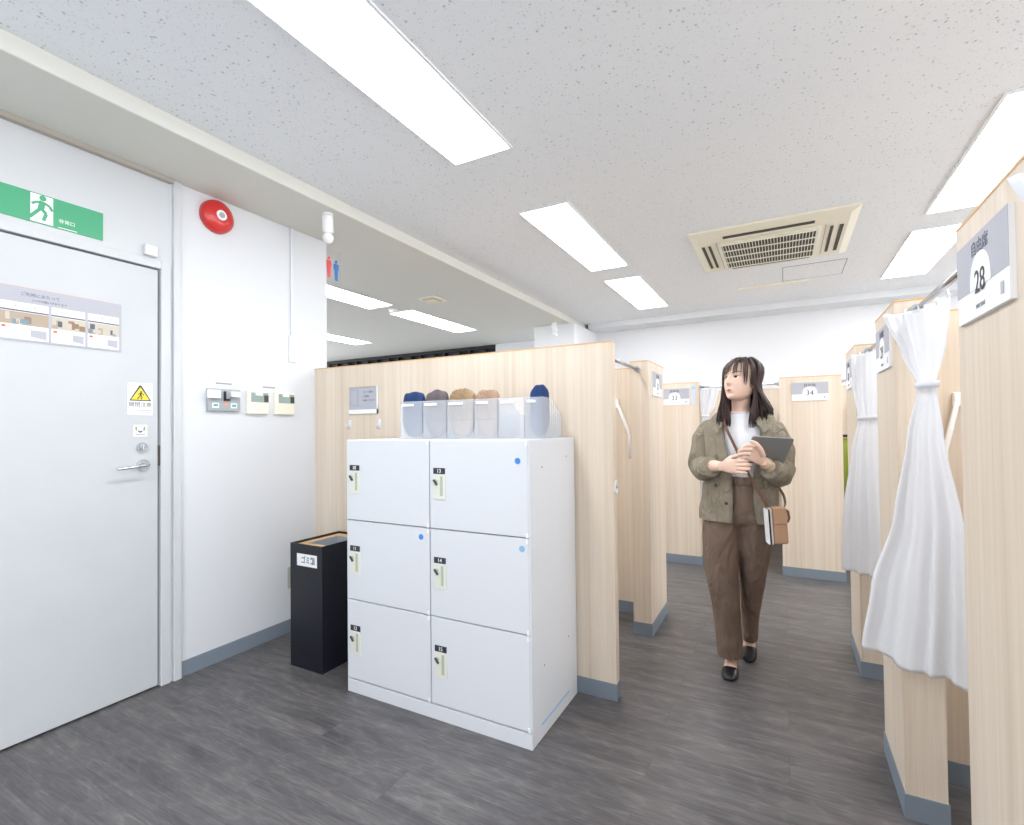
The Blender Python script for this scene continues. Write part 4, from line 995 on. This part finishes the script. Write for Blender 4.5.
leg([(.80, -.01, .150, .03, .105), (.68, -.012, .146, .045, .100), (.50, -.012, .118, .085, .088), (.34, -.014, .092, .145, .078), (.20, -.014, .070, .205, .070), (.082, -.014, .062, .245, .066)], trou_m, 5)
tr = b.build('trousers', person); remesh(tr, .0045, 5, .5)
b = MB(); b.loft([ering((.003, .03, z), rx, ry, 48) for z, rx, ry in ((.945, .139, .1025), (.950, .1405, .1035), (.985, .1335, .0995), (.988, .130, .097))], trou_m, False)
o = b.build('waistband', person); o.modifiers.new('s', 'SOLIDIFY').thickness = .002

# jacket
rows = [(.762, -.012, .030, .182, .128, -.022, .076), (.80, -.011, .030, .181, .130, -.021, .074), (.88, -.008, .028, .174, .128, -.020, .068), (.98, -.001, .026, .164, .126, -.020, .062), (1.08, .004, .022, .168, .126, -.030, .076),
        (1.16, .008, .02, .174, .124, -.044, .092), (1.22, .012, .02, .172, .114, -.054, .100), (1.255, .013, .02, .158, .098, -.060, .102), (1.284, .014, .022, .128, .080, -.060, .096), (1.306, .014, .022, .106, .070, -.056, .086), (1.322, .015, .022, .076, .062, -.050, .078)]
b = MB(); NR, NC = 84, 110; grid = []
for r in sm(rows, NR):
    z, cx, cy, rx, ry, xl, xr = r; aR = math.asin(min(.98, max(-.98, (xr-cx)/rx))); aL = 2*PI+math.asin(max(-.98, (xl-cx)/rx)); row = []
    for j in range(NC+1):
        a = aR+(aL-aR)*j/NC; s, c = math.sin(a), math.cos(a); p = .88
        dx, dy = rx*math.copysign(abs(s)**p, s), -ry*math.copysign(abs(c)**p, c)
        low = min(1, max(0, (1.2-z)/.3)); u = j/NC
        n_ = .006*low*math.sin(a*9+1.5*math.sin(z*11))*(.4+.6*min(1, max(0, (1.0-z)/.2)))+.011*low*noise.noise(V((math.cos(a)*2.2, math.sin(a)*2.2, z*5)))+.007*noise.noise(V((math.cos(a)*3+z*5, math.sin(a)*3, z*11)))
        n_ += .006*g(z-.965, .012)*-1
        l = math.hypot(dx, dy); row.append(W((cx+dx*(1+n_/l), cy+dy*(1+n_/l), z+(.008*noise.noise(V((a*1.5, 0, 5))) if z < .8 else 0))))
    grid.append(row)
b.loft(grid, jack_m, False, False)
def sleeve(P, seed):
    limb(b, P, jack_m, 40, 12, 1.0, .17, seed)
SL = [(-.115, .022, 1.245, .038), (-.143, .024, 1.218, .050), (-.168, .030, 1.16, .054), (-.184, .032, 1.09, .056), (-.180, .022, 1.035, .060), (-.158, -.040, 1.018, .056), (-.138, -.095, 1.028, .050), (-.116, -.132, 1.037, .044)]
SR = [(.130, .022, 1.238, .038), (.158, .024, 1.208, .051), (.180, .030, 1.15, .055), (.194, .032, 1.08, .057), (.190, .020, 1.020, .060), (.178, -.045, 1.005, .057), (.164, -.095, 1.016, .051), (.146, -.128, 1.036, .045)]
sleeve(SL, 1); sleeve(SR, 4)
jk = b.build('jacket', person, normals=False); s_ = jk.modifiers.new('s', 'SOLIDIFY'); s_.thickness = .004; s_.offset = 0
# cuffs
for P, nm in ((SL, 1), (SR, 2)):
    b = MB(); a_, c_ = V(P[-2][:3]), V(P[-1][:3]); d = (c_-a_).normalized(); e = c_+d*.004
    limb(b, [(*(e-d*.046), .0505), (*(e-d*.040), .0545), (*(e-d*.022), .0525), (*(e-d*.004), .0500), (*e, .0465)], jack_m, 28, 4, 1, .04, nm*3); b.build('rolled_cuff', person)
# front plackets
for side in (0, 1):
    b = MB(); col = NC if side else 0; w_ = -7 if side else 7; gr = []
    for r in grid[:int(NR*.86)]:
        p, q = r[col], r[col+w_]; n_ = V((0, -.0035, 0)); gr.append([p+n_+(q-p)*t_ for t_ in (0, .33, .66, 1)])
    b.loft(gr, jack_m, False, False); o = b.build('placket', person, normals=False); o.modifiers.new('s', 'SOLIDIFY').thickness = .0025
def _inv(z):
    lo, hi = 0.0, 1.0
    for _ in range(24):
        md = (lo+hi)/2
        if catmull(rows, md)[0] < z: lo = md
        else: hi = md
    return (lo+hi)/2
# collar with notched points
for s in (1, -1):
    b = MB(); gr = []
    for k in range(25):
        t_ = k/24; a = math.radians(180-142*t_); ca, sa = math.cos(a), math.sin(a)*s
        zi = 1.335-.062*max(0, (t_-.45)/.55)**1.3; ri = .064+.016*t_; cy = .022
        inner = V((.014+ri*1.08*sa, cy-ri*.92*ca, zi)); wd = .050+.022*t_
        mid = V((.014+(ri+.018)*1.1*sa, cy-(ri+.018)*.98*ca, zi+.004-.012*t_)); out = V((.014+(ri+wd)*1.12*sa, cy-(ri+wd*.75)*1.0*ca, zi-.040-.022*t_))
        if t_ > .82: out += V((-.004*s, -.006, -.018))*((t_-.82)/.18)
        def lay(q, off):
            if q.z > 1.322: return q
            best = tuple(catmull(rows, min(1, max(0, _inv(q.z))))); cx_, cy_, rx_, ry_ = best[1:5]
            uu = min(.999, abs(q.x-cx_)/rx_)**(1/.88); fy = cy_-math.copysign(ry_*max(0, 1-uu*uu)**.44, 1)
            return V((q.x, min(q.y, fy-off), q.z)) if q.y < .0 else q
        mid = lay(mid, .010); out = lay(out, .020)
        gr.append([W(tuple(inner)), W(tuple(mid)), W(tuple((mid+out)/2+V((.004*s*math.sin(a), 0, .004)))), W(tuple(out))])
    b.loft(gr, jack_m, False, False); o = b.build('collar', person, normals=False); o.modifiers.new('s', 'SOLIDIFY').thickness = .004
    m_ = o.modifiers.new('u', 'SUBSURF'); m_.levels = m_.render_levels = 2
# shoulder seams / pocket flap / buttons
for (x, y, z) in ((-.098, -.100, .945), (-.050, -.114, .86), (-.063, -.106, 1.04)):
    b = MB(); b.cyl(W((x, y, z)), (0, -1, 0), .0075, .006, mat('horn_button', (66, 56, 48), .4), 14); b.build('button', person)

# shoes
SS = [(.0, .012, .004, .034), (.05, .024, .0, .052), (.14, .030, .0, .050), (.30, .031, .0, .036), (.46, .034, .0, .030), (.56, .037, .0, .030), (.64, .039, .0, .040), (.78, .039, .0, .036), (.91, .035, .0, .028), (.98, .022, .002, .020), (1.0, .010, .005, .012)]
for heel, toe in (((-.057, .100, 0), (-.050, -.128, 0)), ((.020, .330, .082), (.022, .122, 0))):
    b = MB(); foot(b, heel, toe, shoe_m, SS); b.build('shoe', person)
# watch
b = MB(); wc, wd = V((.129, -.146, 1.059)), V((-.55, -.72, .42)).normalized(); U = V((0, 0, 1)); U = (U-wd*U.dot(wd)).normalized(); S = wd.cross(U)
for o_ in (-.005, .0, .005): b.tube([W(tuple(wc+wd*o_+(U*math.cos(a)+S*math.sin(a))*.0262)) for a in [2*PI*k/24 for k in range(25)]], .0030, gold_m, 6, caps=False)
q = wc-S*.0275 if (wc-S).y < (wc+S).y else wc+S*.0275
b.ell(W(tuple(q)), (.010, .006, .012), gold_m); b.build('bracelet', person)

# tablet (held, top-level)
t = thing('tablet', W((.12, -.17, 1.11)), 'slim grey tablet the woman holds in both hands', 'tablet')
TL = V((.077, -.232, 1.193)); tu = V((.156, .075, -.012)); tv = V((-.066, .072, -.118))
tu = tu.normalized(); tv = (tv-tu*tv.dot(tu)).normalized(); tn = tu.cross(tv).normalized()
if tn.y > 0: tn = -tn
def roundrect(w_, h_, r_, n=6):
    out = []
    for cx, cy, a0 in ((w_-r_, h_-r_, 0), (r_, h_-r_, 90), (r_, r_, 180), (w_-r_, r_, 270)):
        for k in range(n+1): a = math.radians(a0+90*k/n); out.append((cx+r_*math.cos(a), cy+r_*math.sin(a)))
    return out
TW, TH = .186, .158
Mt = frame(W(tuple(TL)), tu, tv, tn)
b = MB(); b.prism(roundrect(TW, TH, .012), .0065, tab_m, Mt); b.build('case', t)
b = MB(); b.prism([(x*.96+.0037, y*.96+.003) for x, y in roundrect(TW, TH, .008)], -.0012, glass_m, Mt); b.build('screen', t)
# crossbody bag (top-level)
t = thing('shoulder_bag', W((.165, -.105, .69)), 'small tan leather crossbody bag hanging at the woman\'s hip', 'bag')
Mb = Matrix.Translation(W((.166, -.150, .775))) @ Matrix.Rotation(math.radians(-3), 4, 'Y') @ Matrix.Rotation(math.radians(14), 4, 'Z')
b = MB(); b.box(-.022, .040, -.034, .030, -.080, .088, leather_m, .010, Mb); b.build('pouch', t)
b = MB(); b.box(-.018, .038, -.038, -.030, .012, .086, leather_m, .003, Mb); b.build('flap', t)
b = MB(); b.box(-.045, -.038, -.034, .030, -.080, .080, paper_m, .002, Mb); b.box(-.037, -.031, -.032, .028, -.080, .080, dark_m, .002, Mb); b.box(-.030, -.023, -.034, .030, -.080, .080, mat('light_canvas', (214, 210, 204), .7), .002, Mb); b.build('striped_gusset', t)
b = MB(); P = [Mb @ V(p) for p in ((.030, -.03, .082), (.044, -.034, .070), (.046, -.036, .040), (.040, -.036, .02))]; b.tube(P, [.005, .006, .006, .003], dleather_m, 8); b.build('tassel', t)
sp = [(-.012, .118, 1.235), (-.055, .080, 1.300), (-.066, .025, 1.325), (-.064, -.030, 1.315), (-.058, -.082, 1.272), (-.044, -.108, 1.225), (-.018, -.120, 1.165), (.007, -.126, 1.108), (.032, -.130, 1.05), (.055, -.124, 1.00), (.085, -.136, .945), (.112, -.140, .892), (.128, -.142, .862)]
b = MB(); b.tube([W(p) for p in sm(sp, 48)], .0068, dleather_m, 8, flat=.3, up=(0, 1, .2)); b.build('strap', t)
sp = [(-.012, .118, 1.235), (.06, .168, 1.10), (.13, .168, .98), (.19, .10, .90), (.203, -.02, .865), (.198, -.12, .858)]
b = MB(); b.tube([W(p) for p in sm(sp, 30)], .0068, dleather_m, 8, flat=.3, up=(0, 1, .2)); b.build('strap', t)
#ENDWOMAN#
# ------------------------------------------------------------------ camera
def rot(y, p, r):
    Rz = Matrix.Rotation(y, 3, 'Z'); Rx = Matrix.Rotation(p, 3, 'X'); Ry = Matrix.Rotation(r, 3, 'Y')
    return Rz @ Rx @ Ry
Mr = rot(.494511873, .0165604681, .0112750804)
cam = bpy.data.cameras.new('camera'); co = bpy.data.objects.new('camera', cam); COL.objects.link(co)
r, f_, u = Mr.col[0], Mr.col[1], Mr.col[2]
co.matrix_world = frame((0, 0, 1.24), r, u, -f_)
cam.sensor_width = 36; cam.sensor_fit = 'HORIZONTAL'; cam.lens = 502.11/1024*36; cam.shift_y = 7.31/1024; cam.clip_start = .02
scn.camera = co
# ------------------------------------------------------------------ world and view
w = bpy.data.worlds.new('world'); scn.world = w; w.use_nodes = True
w.node_tree.nodes['Background'].inputs[0].default_value = (.93, .96, 1, 1); w.node_tree.nodes['Background'].inputs[1].default_value = 1.0
wt = w.node_tree; tc_ = wt.nodes.new('ShaderNodeTexCoord'); sx_ = wt.nodes.new('ShaderNodeSeparateXYZ'); mr_ = wt.nodes.new('ShaderNodeMapRange')
wt.links.new(tc_.outputs['Generated'], sx_.inputs[0]); ab_ = wt.nodes.new('ShaderNodeMath'); ab_.operation = 'ABSOLUTE'; wt.links.new(sx_.outputs[0], ab_.inputs[0]); wt.links.new(ab_.outputs[0], mr_.inputs[0])
mr_.inputs[1].default_value = .2; mr_.inputs[2].default_value = .95; mr_.inputs[3].default_value = .5; mr_.inputs[4].default_value = 2.2  # background made stronger toward both sides, added to brighten side-facing surfaces
wt.links.new(mr_.outputs[0], wt.nodes['Background'].inputs[1])
vs_ = scn.view_settings; vs_.view_transform = 'Standard'; vs_.look = 'None'; vs_.gamma = 1; vs_.use_curve_mapping = False; vs_.exposure = 0.93
